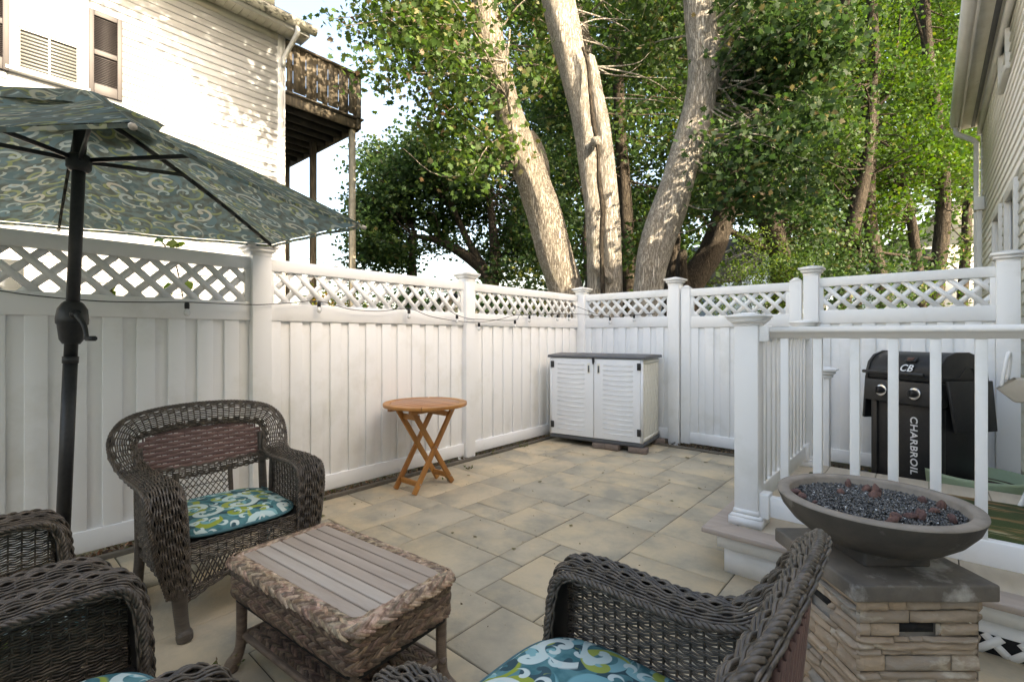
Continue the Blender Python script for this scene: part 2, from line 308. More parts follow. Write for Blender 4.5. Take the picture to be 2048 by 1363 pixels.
def leaf_mat(name, transl=.40):
    m = bpy.data.materials.new(name); m.use_nodes = True; nt = m.node_tree; n = nt.nodes; n.remove(n['Principled BSDF']); o = n['Material Output']
    at_ = n.new('ShaderNodeAttribute'); at_.attribute_name = 'leaf_colour'
    d = n.new('ShaderNodeBsdfDiffuse'); t = n.new('ShaderNodeBsdfTranslucent'); g = n.new('ShaderNodeBsdfGlossy'); g.inputs['Roughness'].default_value = .6
    hs = n.new('ShaderNodeHueSaturation'); hs.inputs['Hue'].default_value = .48; hs.inputs['Saturation'].default_value = 1.1; hs.inputs['Value'].default_value = 1.35; nt.links.new(at_.outputs['Color'], hs.inputs['Color'])
    nt.links.new(at_.outputs['Color'], d.inputs['Color']); nt.links.new(hs.outputs[0], t.inputs['Color'])
    a = n.new('ShaderNodeMixShader'); a.inputs[0].default_value = transl; nt.links.new(d.outputs[0], a.inputs[1]); nt.links.new(t.outputs[0], a.inputs[2])
    b = n.new('ShaderNodeMixShader'); b.inputs[0].default_value = .02; nt.links.new(a.outputs[0], b.inputs[1]); nt.links.new(g.outputs[0], b.inputs[2]); nt.links.new(b.outputs[0], o.inputs['Surface'])
    return m
M['leaf'] = leaf_mat('maple_leaves')

def scroll_fabric(name, base1, base2, scale, cols, contrast=1.0):
    """woven outdoor fabric printed with scrolls: spirals around scattered centres, several sizes"""
    m = bpy.data.materials.new(name); m.use_nodes = True; nt = m.node_tree; n = nt.nodes; b = n['Principled BSDF']; b.inputs['Roughness'].default_value = .85; b.inputs['Specular IOR Level'].default_value = .2
    uv = n.new('ShaderNodeUVMap'); uv.uv_map = 'print'
    L = nt.links.new
    def math_(op, a, c=None, d=None):
        x = n.new('ShaderNodeMath'); x.operation = op
        for i, k in enumerate((a, c, d)):
            if k is None: continue
            if isinstance(k, (int, float)): x.inputs[i].default_value = k
            else: L(k, x.inputs[i])
        return x.outputs[0]
    def mixc(f, a, c):
        x = n.new('ShaderNodeMix'); x.data_type = 'RGBA'; L(f, x.inputs[0])
        for s, k in ((6, a), (7, c)):
            if isinstance(k, tuple): x.inputs[s].default_value = (*k, 1)
            else: L(k, x.inputs[s])
        return x.outputs[2]
    nz = n.new('ShaderNodeTexNoise'); nz.inputs['Scale'].default_value = 22; nz.inputs['Detail'].default_value = 4; L(uv.outputs[0], nz.inputs['Vector'])
    f0 = n.new('ShaderNodeMapRange'); f0.inputs[1].default_value = .38; f0.inputs[2].default_value = .62; L(nz.outputs['Fac'], f0.inputs[0])
    col = mixc(f0.outputs[0], base1, base2)
    wob = n.new('ShaderNodeTexNoise'); wob.inputs['Scale'].default_value = scale*1.3; wob.inputs['Detail'].default_value = 2; L(uv.outputs[0], wob.inputs['Vector'])
    wsub = n.new('ShaderNodeVectorMath'); wsub.operation = 'SCALE'; wsub.inputs['Scale'].default_value = .10/scale; L(wob.outputs['Color'], wsub.inputs[0])
    for k, (sc_, c, turns, width, rmax, off) in enumerate(cols):
        mp = n.new('ShaderNodeMapping'); mp.inputs['Location'].default_value = (off, off*1.7, 0); mp.inputs['Scale'].default_value = (scale*sc_,)*3
        ad = n.new('ShaderNodeVectorMath'); ad.operation = 'ADD'; L(uv.outputs[0], ad.inputs[0]); L(wsub.outputs[0], ad.inputs[1]); L(ad.outputs[0], mp.inputs[0])
        vo = n.new('ShaderNodeTexVoronoi'); vo.voronoi_dimensions = '2D'; vo.inputs['Scale'].default_value = 1; vo.inputs['Randomness'].default_value = .72; L(mp.outputs[0], vo.inputs['Vector'])
        df = n.new('ShaderNodeVectorMath'); df.operation = 'SUBTRACT'; L(mp.outputs[0], df.inputs[0]); L(vo.outputs['Position'], df.inputs[1])
        sx = n.new('ShaderNodeSeparateXYZ'); L(df.outputs[0], sx.inputs[0]); cc = n.new('ShaderNodeSeparateColor'); L(vo.outputs['Color'], cc.inputs[0])
        flip = math_('SUBTRACT', math_('MULTIPLY', math_('GREATER_THAN', cc.outputs[1], .5), 2.0), 1.0)
        th = math_('MULTIPLY', math_('ARCTAN2', sx.outputs[1], sx.outputs[0]), flip)
        rr = n.new('ShaderNodeVectorMath'); rr.operation = 'LENGTH'; L(df.outputs[0], rr.inputs[0]); r = rr.outputs['Value']
        ph = math_('ADD', math_('ADD', th, math_('MULTIPLY', math_('POWER', math_('ADD', r, .02), .62), turns)), math_('MULTIPLY', cc.outputs[0], 6.28))
        s = math_('COSINE', ph)
        thr = math_('ADD', width, math_('MULTIPLY', math_('SUBTRACT', r, .1), .55))     # the stroke thins outwards
        on = n.new('ShaderNodeMapRange'); on.inputs[1].default_value = -.06; on.inputs[2].default_value = .06; L(math_('SUBTRACT', s, thr), on.inputs[0])
        lim = n.new('ShaderNodeMapRange'); lim.inputs[1].default_value = rmax; lim.inputs[2].default_value = rmax-.05; L(r, lim.inputs[0])
        f = math_('MULTIPLY', on.outputs[0], lim.outputs[0])
        core = n.new('ShaderNodeMapRange'); core.inputs[1].default_value = .085; core.inputs[2].default_value = .065; L(r, core.inputs[0])
        f = math_('MAXIMUM', f, core.outputs[0])
        keep = math_('GREATER_THAN', cc.outputs[2], .10)
        f = math_('MULTIPLY', math_('MULTIPLY', f, keep), contrast)
        c2 = mixc(cc.outputs[1], c[0], c[1])
        col = mixc(f, col, c2)
    L(col, b.inputs['Base Color'])
    wv = n.new('ShaderNodeTexNoise'); wv.inputs['Scale'].default_value = 500; L(uv.outputs[0], wv.inputs['Vector'])
    bp = n.new('ShaderNodeBump'); bp.inputs['Strength'].default_value = .15; bp.inputs['Distance'].default_value = .002; L(wv.outputs['Fac'], bp.inputs['Height']); L(bp.outputs[0], b.inputs['Normal'])
    return m, b
WHT = ((.62, .70, .66), (.50, .66, .64)); LIM = ((.29, .36, .055), (.38, .44, .12)); AQU = ((.16, .40, .44), (.22, .46, .48)); CRM = ((.52, .47, .33), (.60, .62, .50)); DRK = ((.035, .085, .10), (.05, .11, .13))
M['cushion'] = scroll_fabric('cushion_print', (.045, .165, .185), (.10, .26, .275), 7.0,
    [(1.0, DRK, 9, .45, .62, 3.1), (1.15, AQU, 10, .35, .6, 0.0), (1.0, LIM, 11, .42, .55, 5.3), (.9, WHT, 12, .40, .60, 9.7), (2.3, WHT, 9, .35, .42, 1.9)])[0]
M['canopy'], _b = scroll_fabric('canopy_print', (.062, .070, .052), (.082, .118, .108), 6.2,
    [(1.0, ((.045, .075, .07), (.07, .125, .13)), 9, .45, .62, 3.1), (1.1, ((.135, .16, .045), (.18, .20, .07)), 11, .72, .58, 5.3), (.8, ((.22, .26, .22), (.32, .29, .20)), 12, .78, .60, 9.7), (1.7, ((.20, .26, .24), (.26, .26, .16)), 10, .68, .46, 1.9)], .80)
_b.inputs['Transmission Weight'].default_value = 0
def canopy_translucent(m, b):
    nt = m.node_tree; n = nt.nodes; t = n.new('ShaderNodeBsdfTranslucent'); src = b.inputs['Base Color'].links[0].from_socket
    hs = n.new('ShaderNodeHueSaturation'); hs.inputs['Saturation'].default_value = .8; hs.inputs['Value'].default_value = 1.6; nt.links.new(src, hs.inputs['Color']); nt.links.new(hs.outputs[0], t.inputs['Color'])
    x = n.new('ShaderNodeMixShader'); x.inputs[0].default_value = .5; nt.links.new(b.outputs[0], x.inputs[1]); nt.links.new(t.outputs[0], x.inputs[2]); nt.links.new(x.outputs[0], n['Material Output'].inputs['Surface'])
canopy_translucent(M['canopy'], _b)
def uv_print(o, fn):
    me = o.data; uv = me.uv_layers.new(name='print'); co = np.empty(len(me.vertices)*3, np.float32); me.vertices.foreach_get('co', co); co = co.reshape(-1, 3)
    li = np.empty(len(me.loops), np.int32); me.loops.foreach_get('vertex_index', li); uvs = fn(co)[li]
    uv.data.foreach_set('uv', uvs.astype(np.float32).ravel())
# ------------------------------------------------------------------ ground, patio
XL, YB = -3.547, 5.4476          # inner faces of the left and back fence rails
U = .180                         # paver module
g = MB()
def terr(u, v):
    x = -90+180*u; y = -60+180*v
    d = max(0, y-9)
    return (x, y, -.06+.05*noise.noise(Vector((x*.2, y*.2, 0)))*min(1, d)-.0*d)
g.grid(lambda u, v: terr(u, v), 120, 120)
structure(g.build('ground', M['ground'], smooth=True))
far = MB(); far.b2((-900, -900, -1.2), (900, 900, -.9)); structure(far.build('terrain', M['ground']))
bed = MB(); bed.grid(lambda u, v: (-3.66+.20*u, -1.4+7.1*v, -.012+.012*noise.noise(Vector((u*3, v*90, 0)))), 4, 160)
bed.grid(lambda u, v: (-3.46+4.1*u, 5.285+.42*v, -.012+.012*noise.noise(Vector((u*60, v*5, 3)))), 110, 6)
structure(bed.build('mulch_bed', M['mulch_soil'], smooth=True))
patio = bpy.data.objects.new('patio', None); COL.objects.link(patio); patio.location = (-1.5, 2, 0); structure(patio)
bs = MB(); bs.b2((-3.475, -1.5, -.05), (.62, 5.28, -.0065)); o = bs.build('joint_sand', M['paver_sand'], patio); o.location = -patio.location
# ashlar layout on the module
x0, y0 = -3.47, -1.42; nx, ny = 23, 37
occ = [[False]*(ny+1) for _ in range(nx+1)]
pr = random.Random(21); meshes = {}
sizes = [(3, 2)]*5+[(2, 2)]*4+[(2, 3)]*3+[(3, 3)]*2+[(2, 1)]*2+[(1, 2)]*1
def paver_mesh(sx, sy, k):
    key = (sx, sy, k)
    if key in meshes: return meshes[key]
    a, b = sx*U-.0055, sy*U-.0055; e = .005; m = MB(); rr = random.Random(sx*31+sy*7+k)
    j = lambda: rr.uniform(-.0012, .0012)
    top = [(-a/2+e+j(), -b/2+e+j(), 0), (a/2-e+j(), -b/2+e+j(), 0), (a/2-e+j(), b/2-e+j(), 0), (-a/2+e+j(), b/2-e+j(), 0)]
    low = [(-a/2, -b/2, -e), (a/2, -b/2, -e), (a/2, b/2, -e), (-a/2, b/2, -e)]; bot = [(x, y, -.04) for x, y, z in low]
    m.add(top+low+bot, q=[[0, 1, 2, 3]]+[[4+i, 4+(i+1) % 4, (i+1) % 4, i] for i in range(4)]+[[8+i, 8+(i+1) % 4, 4+(i+1) % 4, 4+i] for i in range(4)])
    meshes[key] = m.mesh('paver'); return meshes[key]
DECKX, DECKY = -.82, 2.66        # deck fascia corner
for j in range(ny):
    for i in range(nx):
        if occ[i][j]: continue
        opts = sizes[:]; pr.shuffle(opts); opts.append((1, 1))
        for sx, sy in opts:
            if i+sx > nx or j+sy > ny: continue
            if any(occ[i+a][j+b] for a in range(sx) for b in range(sy)): continue
            if sx < 3 and i+sx < nx and sx != 1 and not occ[i+sx][j] and (i+sx+1 >= nx or occ[i+sx+1][j]) and pr.random() < .9: continue
            break
        for a in range(sx):
            for b in range(sy): occ[i+a][j+b] = True
        cx, cy = x0+(i+sx/2)*U, y0+(j+sy/2)*U
        if cx-sx*U/2 > DECKX+.1 and cy-sy*U/2 > DECKY+.1: continue
        o = put(paver_mesh(sx, sy, pr.randrange(3)), 'paver', M['paver'], patio)
        o.location = Vector((cx, cy, pr.uniform(-.0018, .0018)))-patio.location; o.rotation_euler = (pr.gauss(0, .0022), pr.gauss(0, .0022), pr.choice((0, math.pi)))
ed = MB(); ed.b2((-3.512, -1.42, -.04), (-3.478, 5.30, .022)); e1 = ed.build('garden_edging', M['edging'], bevel=.005); tag(e1, 'grey edging strip along the foot of the long left fence', 'edging')
ed = MB(); ed.b2((-3.474, 5.243, -.04), (.60, 5.278, .022)); e1 = ed.build('garden_edging', M['edging'], bevel=.005); tag(e1, 'grey edging strip along the foot of the back fence and gate', 'edging')

# ------------------------------------------------------------------ fences
ZT, ZTR, ZLB, ZM, ZB0, ZB1 = 1.80, 1.715, 1.485, 1.359, .042, .162
def fence_frame(origin, ang):
    """local: x along the fence, y towards the yard, z up"""
    return Vector(origin), ang
def cap_mesh():
    m = MB(); h = .0635
    lay = [(.066, 0, .066, .022), (.066, .022, .084, .036), (.084, .036, .084, .050), (.084, .050, .102, .062), (.102, .062, .102, .078), (.102, .078, .006, .104)]
    for a, z0_, b, z1 in lay:
        v = [(-a, -a, z0_), (a, -a, z0_), (a, a, z0_), (-a, a, z0_), (-b, -b, z1), (b, -b, z1), (b, b, z1), (-b, b, z1)]
        m.add(v, q=[[0, 1, 5, 4], [1, 2, 6, 5], [2, 3, 7, 6], [3, 0, 4, 7]])
    m.add([(-.066, -.066, 0), (.066, -.066, 0), (.066, .066, 0), (-.066, .066, 0)], q=[[3, 2, 1, 0]])
    return m.mesh('post_cap')
CAP = cap_mesh()
def post(par, x, y=-.028, top=1.815, w=.127, cap=True, z0=-.05):
    m = MB(); m.box((0, 0, (z0+top)/2), (w, w, top-z0)); p = m.build('post', M['vinyl'], par, bevel=.004, loc=(x, y, 0))
    if cap: put(CAP, 'post_cap', M['vinyl'], p, loc=(0, 0, top-.006))
    return p
def panel(par, x0, x1, zoff=0, frame=0, ybk=-.022, lat_off=0.0):
    """rails, lattice and boards between x0 and x1 (rail face at y=0)"""
    T = .046; y = -T/2
    def rail(a, b, nm): 
        m = MB(); m.b2((x0, -T, a+zoff), (x1, 0, b+zoff)); return m.build(nm, M['vinyl'], par, bevel=.004)
    rail(ZTR, ZT, 'top_rail'); rail(ZM, ZLB, 'middle_rail'); rail(ZB0, ZB1, 'bottom_rail')
    for xa in (x0+.013, x1-.013):       # channels that hold the lattice
        m = MB(); m.b2((xa-.022, -.036, ZLB+zoff-.003), (xa+.022, -.008, ZTR+zoff+.003)); m.build('lattice_channel', M['vinyl'], par, bevel=.002)
    # lattice strips, two crossing layers
    P = .147; zl, zh = ZLB+zoff-.012, ZTR+zoff+.012; H = zh-zl; wst = .040; a0, a1 = x0+.02, x1-.02
    for lay, sgn in ((0, 1), (1, -1)):
        k0 = int(math.floor((a0-H-.1)/P)); k1 = int(math.ceil((a1+H+.1)/P))
        for k in range(k0, k1+1):
            c = k*P+lat_off+(0 if sgn > 0 else P/2)
            # centre line: x = c + sgn*(z-zl)
            za, zb = zl, zh
            lo, hi = a0, a1
            if sgn > 0: za = max(zl, zl+lo-c); zb = min(zh, zl+hi-c)
            else: za = max(zl, zl+c-hi); zb = min(zh, zl+c-lo)
            if zb-za < .03: continue
            p = Vector((c+sgn*(za-zl), 0, za)); q = Vector((c+sgn*(zb-zl), 0, zb)); yy = -.0165 if lay == 0 else -.0245
            m = MB(); m.beam(p+Vector((0, yy, 0)), q+Vector((0, yy, 0)), wst, .0075, up=(0, 1, 0)); m.build('lattice_strip', M['vinyl'], par)
    # boards: every second one stands proud
    n = max(2, 2*int(round((x1-x0)/.162))); wd = (x1-x0)/n
    for i in range(n):
        m = MB(); proud = i % 2; yb = -.009 if proud else -.026
        m.b2((x0+i*wd-(.006 if proud else -.002), yb-.018, ZB1+zoff-.01), (x0+(i+1)*wd+(.006 if proud else -.002), yb, ZM+zoff+.008)); m.build('board', M['vinyl'], par, bevel=.0035)
# left fence: local x -> +Y, local y -> +X
lf = thing('vinyl_fence', 'long white vinyl fence with lattice top along the left side of the patio', 'fence', (XL, 0, 0), R(90))
def to_left(x): return x
# with rz=90deg local x -> +Y and local y -> -X, so the yard side is local -y: mirror by using rz=-90 and negative x
lf.rotation_euler = (0, 0, R(-90))   # local x -> -Y, local y -> +X
PS = [-2.63, -.635, 1.37, 3.39]      # post positions along Y
for py_ in PS[1:]: post(lf, -py_)
for a, b in ((PS[0], PS[1]), (PS[1], PS[2]), (PS[2], PS[3]), (PS[3], 5.473)): panel(lf, -b+.0615, -a-.0615, lat_off=.03)
# back fence: local x -> -X, local y -> -Y  (rz=180)
bf = thing('vinyl_fence', 'short white vinyl fence panel at the back corner behind the storage box', 'fence', (0, YB, 0), R(180))
post(bf, 3.52, y=-.028); post(bf, 2.235, top=1.845)
panel(bf, 2.297, 3.458, lat_off=.02)
gt = thing('fence_gate', 'closed white vinyl gate with lattice top and pointed end posts', 'gate', (0, YB, 0), R(180))
for xa in (2.105, 1.000):
    m = MB(); m.box((xa, -.028, (.02+1.80)/2), (.105, .075, 1.78)); p = m.build('stile', M['vinyl'], gt, bevel=.004)
    m = MB(); m.box((xa, -.028, 1.80+.017), (.113, .083, .034), taper=(.25, .25)); m.build('stile_cap', M['vinyl'], p)
panel(gt, 1.053, 2.052, zoff=-.012, lat_off=.05)
rf = thing('vinyl_fence', 'white vinyl fence panel with lattice behind the black grill, by the house', 'fence', (0, YB, 0), R(180))
post(rf, .865, top=1.845); post(rf, -.475, top=1.838, w=.135)
panel(rf, -.408, .802, zoff=.012, lat_off=.07)

# ------------------------------------------------------------------ houses
def claps(par, xf, ya, yb, za, zb, e, out, mat, holes=()):
    """clapboards on a wall in the plane x=xf between ya and yb; out = +1/-1 outward direction"""
    z = za; i = 0
    while z < zb-.01:
        h = min(e, zb-z); segs = [(ya, yb)]
        for h0, h1, hz0, hz1 in holes:
            if z+h > hz0+.01 and z < hz1-.01:
                ns = []
                for a, b in segs:
                    if h1 <= a or h0 >= b: ns.append((a, b)); continue
                    if h0 > a: ns.append((a, h0))
                    if h1 < b: ns.append((h1, b))
                segs = ns
        for a, b in segs:
            m = MB(); t0, t1 = .019, .005
            m.prism([(xf-out*.02, z), (xf+out*t0, z), (xf+out*t0, z+.006), (xf+out*t1, z+h+.012), (xf-out*.02, z+h+.012)], a, b, 'y') ; m.build('clapboard', mat, par)
        z += e; i += 1
XH, YH, EH = -9.07, 3.914, 6.83
hl = thing('neighbour_house', 'white clapboard house over the left fence with taupe shutters and a rear balcony', 'house', (XH, 0, 0))
def H(mb, name, mat, par=hl, **k):
    o = mb.build(name, mat, par, **k); o.location = Vector((0, 0, 0))-hl.location if par is hl else Vector((0, 0, 0)); return o
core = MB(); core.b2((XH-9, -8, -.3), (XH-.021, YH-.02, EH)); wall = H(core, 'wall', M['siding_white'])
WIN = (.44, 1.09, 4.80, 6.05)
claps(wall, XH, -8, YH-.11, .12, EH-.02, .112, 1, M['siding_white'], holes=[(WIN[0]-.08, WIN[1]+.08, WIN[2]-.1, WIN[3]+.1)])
m = MB(); m.b2((XH-.05, YH-.11, 0), (XH+.028, YH, EH)); m.b2((XH-.12, YH+.001, 0), (XH+.027, YH+.022, EH-.02)); H(m, 'corner_board', M['trim_white'])
m = MB(); m.b2((XH-.02, -8, EH-.13), (XH+.03, YH-.112, EH)); H(m, 'frieze_board', M['soffit'])
OH = .36
sf = MB(); sf.b2((XH-.02, -8.3, EH), (XH+OH, YH+.30, EH+.02)); so_ = H(sf, 'soffit', M['soffit'])
y = -2.0
while y < YH+.2:
    m = MB(); m.b2((XH+.03, y+.006, EH-.006), (XH+OH-.03, y+.118, EH-.0005)); H(m, 'soffit_panel', M['soffit'], so_, bevel=.003); y += .125
m = MB(); m.b2((XH+OH, -8.3, EH-.03), (XH+OH+.022, YH+.30, EH+.17)); m.b2((XH+.0, YH+.30, EH-.03), (XH+OH+.022, YH+.32, EH+.17)); H(m, 'fascia', M['trim_white'])
gp = [(XH+OH+.024, EH+.03), (XH+OH+.085, EH+.03), (XH+OH+.125, EH+.075), (XH+OH+.125, EH+.12), (XH+OH+.135, EH+.155), (XH+OH+.024, EH+.155)]
m = MB(); m.prism(gp, -8.3, YH+.42, 'y'); H(m, 'gutter', M['gutter_dirty'])
rfm = MB(); rfm.prism([(XH+OH+.06, EH+.17), (XH+OH+.06, EH+.215), (XH-4.4, EH+3.2), (XH-9.3, EH+.1), (XH-9.3, EH+.02)], -8.4, YH+.36, 'y'); roof = H(rfm, 'roof', M['shingle'])
m = MB(); m.b2((XH+.2, YH-.55, EH+.22), (XH+.42, YH-.33, EH+.42)); H(m, 'vent_pipe', M['soffit'], roof)
m = MB(); dp = cat([(XH+OH+.06, YH+.06, EH+.03), (XH+OH+.055, YH+.055, EH-.11), (XH+.14, YH-.02, EH-.40), (XH+.075, YH-.03, EH-.55), (XH+.07, YH+.06, EH-.8)], 6)
m.tube(dp[:20], .045, n=4); H(m, 'downspout', M['trim_white'])
# window with blinds and shutters
win = thing('tmp', 'x', 'x'); bpy.data.objects.remove(win)
a, b, c, d = WIN
m = MB(); m.b2((XH-.04, a-.075, c-.02), (XH+.035, a-.002, d+.08)); m.b2((XH-.04, b+.002, c-.02), (XH+.035, b+.075, d+.08)); m.b2((XH-.04, a-.002, d), (XH+.034, b+.002, d+.078))
wf = H(m, 'window', M['trim_white'], bevel=.004)
m = MB(); m.b2((XH-.04, a-.09, c-.075), (XH+.07, b+.09, c-.03)); H(m, 'sill', M['trim_white'], wf, bevel=.005)
m = MB(); m.b2((XH-.02, a-.02, d+.08), (XH+.075, b+.06, d+.115)); H(m, 'drip_cap', M['soffit'], wf)
mid = c+.56
m = MB()
for z0_, z1, xo in ((c-.03, mid, -.002), (mid-.02, d, .016)):
    m.b2((XH+xo-.02, a, z0_), (XH+xo+.012, a+.045, z1)); m.b2((XH+xo-.02, b-.045, z0_), (XH+xo+.012, b, z1)); m.b2((XH+xo-.02, a+.045, z0_), (XH+xo+.0115, b-.045, z0_+.045)); m.b2((XH+xo-.02, a+.045, z1-.045), (XH+xo+.0115, b-.045, z1))
m.b2((XH-.018, (a+b)/2-.01, c), (XH-.001, (a+b)/2+.01, mid-.02))
H(m, 'sash', M['trim_white'], wf, bevel=.003)
m = MB(); m.b2((XH-.0205, a+.02, c), (XH-.0185, b-.02, d-.02)); H(m, 'blind_backing', M['glass'], wf)
m = MB(); z = c+.05
while z < d-.04: m.box((XH-.012, (a+b)/2, z), (.004, b-a-.06, .030), Matrix.Rotation(R(12), 3, 'Y')); z += .047
H(m, 'blind_slats', M['blind'], wf, kind='stuff')
m = MB(); m.b2((XH+.002, a+.04, mid+.02), (XH+.006, b-.04, d-.04)); H(m, 'upper_pane_reflection', M['trim_white'], wf)  # opaque white pane: the reflection in the upper sash, put into the colour
def shutter(ya, yb, za, zb):
    m = MB(); st = .06; X0, X1 = XH+.022, XH+.052; wd = yb-ya
    m.b2((X0, ya, za), (X1, ya+st, zb)); m.b2((X0, yb-st, za), (X1, yb, zb)); r1 = za+(zb-za)*.5
    for z0_, z1 in ((za, za+.15), (r1-.035, r1+.04), (zb-.075, zb)): m.b2((X0, ya+st, z0_), (X1-.001, yb-st, z1))
    s = H(m, 'shutter', M['shutter'], bevel=.004)
    l = MB()
    for p, q in ((za+.15, r1-.035), (r1+.04, zb-.075)):
        z = p+.015
        while z < q-.01: l.box((XH+.036, (ya+yb)/2, z), (.028, wd-2*st, .007), Matrix.Rotation(R(38), 3, 'Y')); z += .0245
    l.b2((XH+.020, ya+st, za+.15), (XH+.023, yb-st, zb-.07)); H(l, 'louvers', M['shutter'], s, kind='stuff'); return s
shutter(1.165, 1.545, 4.735, 5.93); shutter(.0, .385, 4.70, 5.93)
# lower storey: porch door and light seen under the umbrella and through the lattice
m = MB(); m.b2((XH-.03, -.15, .3), (XH+.045, .62, 2.42)); dr = H(m, 'door', M['trim_white'], bevel=.006)
m = MB(); m.b2((XH+.046, -.05, 1.45), (XH+.052, .52, 2.25)); H(m, 'pane', M['glass'], dr)
m = MB(); m.lathe([(.05, 0), (.085, .02), (.08, .07), (.03, .09)], (XH+.09, 2.05, 2.55), 14); H(m, 'wall_light', M['soffit'])
# balcony behind the house
ZBAL, YE = 5.60, 5.50
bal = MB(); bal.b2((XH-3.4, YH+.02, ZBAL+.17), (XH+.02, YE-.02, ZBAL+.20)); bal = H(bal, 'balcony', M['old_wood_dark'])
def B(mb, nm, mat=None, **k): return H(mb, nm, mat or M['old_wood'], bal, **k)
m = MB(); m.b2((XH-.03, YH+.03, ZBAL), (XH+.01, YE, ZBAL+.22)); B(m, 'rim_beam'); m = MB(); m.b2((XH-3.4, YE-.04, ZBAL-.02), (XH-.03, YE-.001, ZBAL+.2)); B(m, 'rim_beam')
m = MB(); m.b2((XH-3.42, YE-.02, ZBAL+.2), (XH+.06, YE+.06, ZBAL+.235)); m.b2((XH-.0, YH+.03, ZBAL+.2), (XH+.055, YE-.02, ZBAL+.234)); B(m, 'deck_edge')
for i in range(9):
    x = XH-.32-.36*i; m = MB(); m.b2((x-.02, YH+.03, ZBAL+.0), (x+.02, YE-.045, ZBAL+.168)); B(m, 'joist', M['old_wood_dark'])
y = YH+.05; i = 0
while y < YE-.1:
    wd = .108; m = MB(); pr_ = (i % 2)*.022; m.b2((XH+.015+pr_, y, ZBAL+.238+.012*(i % 3)), (XH+.034+pr_, y+wd+.012*(i % 2), ZBAL+1.09)); B(m, 'rail_board'); y += wd+(.028 if i == 1 else .004); i += 1
m = MB(); m.b2((XH-.05, YH+.03, ZBAL+1.10), (XH+.09, YE+.05, ZBAL+1.14)); B(m, 'top_rail'); m = MB(); m.b2((XH-.03, YE-.09, ZBAL-.0), (XH+.055, YE+.0, ZBAL+1.10)); B(m, 'corner_post')
for zz in (ZBAL+.33, ZBAL+.68, ZBAL+1.0):
    m = MB(); m.b2((XH-.03, YH+.05, zz), (XH+.0145, YE-.1, zz+.09)); B(m, 'rail_stringer')
for x, y, rr in ((XH-.10, YE-.12, .055), (XH-1.35, YE-.35, .06), (XH-2.7, YE-.35, .06)):
    m = MB(); m.box((x, y, ZBAL/2), (rr*1.9, rr*1.9, ZBAL)); B(m, 'support_post', M['post_tan'] if x > XH-1 else M['old_wood'])
# right house
XR, YR, ER = .62, 10.13, 4.47
hr = thing('house', 'beige clapboard house wall with white downspout at the right edge', 'house', (XR, 4, 0))
def Q(mb, name, mat, par=hr, **k):
    o = mb.build(name, mat, par, **k); o.location = -hr.location if par is hr else Vector((0, 0, 0)); return o
YW = 5.62      # the wing ends here; the unseen main block is set back to let in sky light
m = MB(); m.b2((XR+.021, YW, -.3), (XR+8, YR-.02, ER)); wr = Q(m, 'wall', M['siding_beige'])
WS = [(6.27, 6.93, 1.55, 2.60), (7.50, 8.14, 1.55, 2.62), (6.88, 7.46, 4.00-.03, 4.44)]
claps(wr, XR, YW, YR-.09, .10, ER, .1016, -1, M['siding_beige'], holes=[(p-.07, q+.07, r-.07, s+.09) for p, q, r, s in WS])
m = MB(); m.b2((XR-.026, YR-.09, 0), (XR+.05, YR, ER)); m.b2((XR-.025, YR+.001, 0), (XR+.1, YR+.02, ER)); Q(m, 'corner_board', M['trim_white'])
for p, q, r, s in WS:
    m = MB(); m.b2((XR-.045, p-.065, r-.06), (XR+.03, p, s+.08)); m.b2((XR-.045, q, r-.06), (XR+.03, q+.065, s+.08)); m.b2((XR-.044, p, s), (XR+.03, q, s+.079)); m.b2((XR-.05, p, r-.059), (XR+.03, q, r)); wq = Q(m, 'window', M['trim_white'], bevel=.004)
    m = MB(); m.b2((XR+.012, p, r), (XR+.02, q, s)); Q(m, 'pane', M['glass'], wq)
    m = MB(); m.b2((XR-.012, p, r), (XR+.010, p+.05, s)); m.b2((XR-.012, q-.05, r), (XR+.010, q, s)); m.b2((XR-.011, p+.05, (r+s)/2-.02), (XR+.009, q-.05, (r+s)/2+.02)); Q(m, 'sash', M['trim_white'], wq)
m = MB(); m.b2((XR-.24, YW-.15, ER), (XR+.05, YR+.12, ER+.02)); sfr = Q(m, 'soffit', M['soffit'])
m = MB(); m.b2((XR-.13, YW-.15, ER-.012), (XR-.085, YR+.05, ER-.001)); Q(m, 'soffit_vent', M['shed_grey'], sfr)
m = MB(); m.b2((XR-.06, YW-.15, ER-.16), (XR-.022, YR+.06, ER-.002)); Q(m, 'frieze_board', M['trim_white'])
m = MB(); m.b2((XR-.262, YW-.15, ER-.02), (XR-.242, YR+.14, ER+.17)); Q(m, 'fascia', M['trim_white'])
gp = [(XR-.264, ER+.03), (XR-.32, ER+.03), (XR-.36, ER+.08), (XR-.36, ER+.115), (XR-.372, ER+.15), (XR-.264, ER+.15)]
m = MB(); m.prism(gp, YW-.15, YR+.16, 'y'); Q(m, 'gutter', M['trim_white'])
m = MB(); m.prism([(XR-.33, ER+.165), (XR+4.3, ER+3.1), (XR+8.4, ER+.165)], YW-.2, YR+.2, 'y'); Q(m, 'roof', M['shingle'])
XM, EM = 2.35, 5.75  # unseen main block, placed and sized to keep the sun off the patio
m = MB(); m.b2((XM+.021, -7, -.3), (XM+7, YW-.02, EM)); wm = Q(m, 'wall', M['siding_beige']); claps(wm, XM, -7, YW-.02, .10, EM, .1016, -1, M['siding_beige'])
m = MB(); m.prism([(XM-.33, EM+.0), (XM+3.6, EM+2.3), (XM+7.4, EM+.0)], -7.2, YW+.1, 'y'); Q(m, 'roof', M['shingle'])
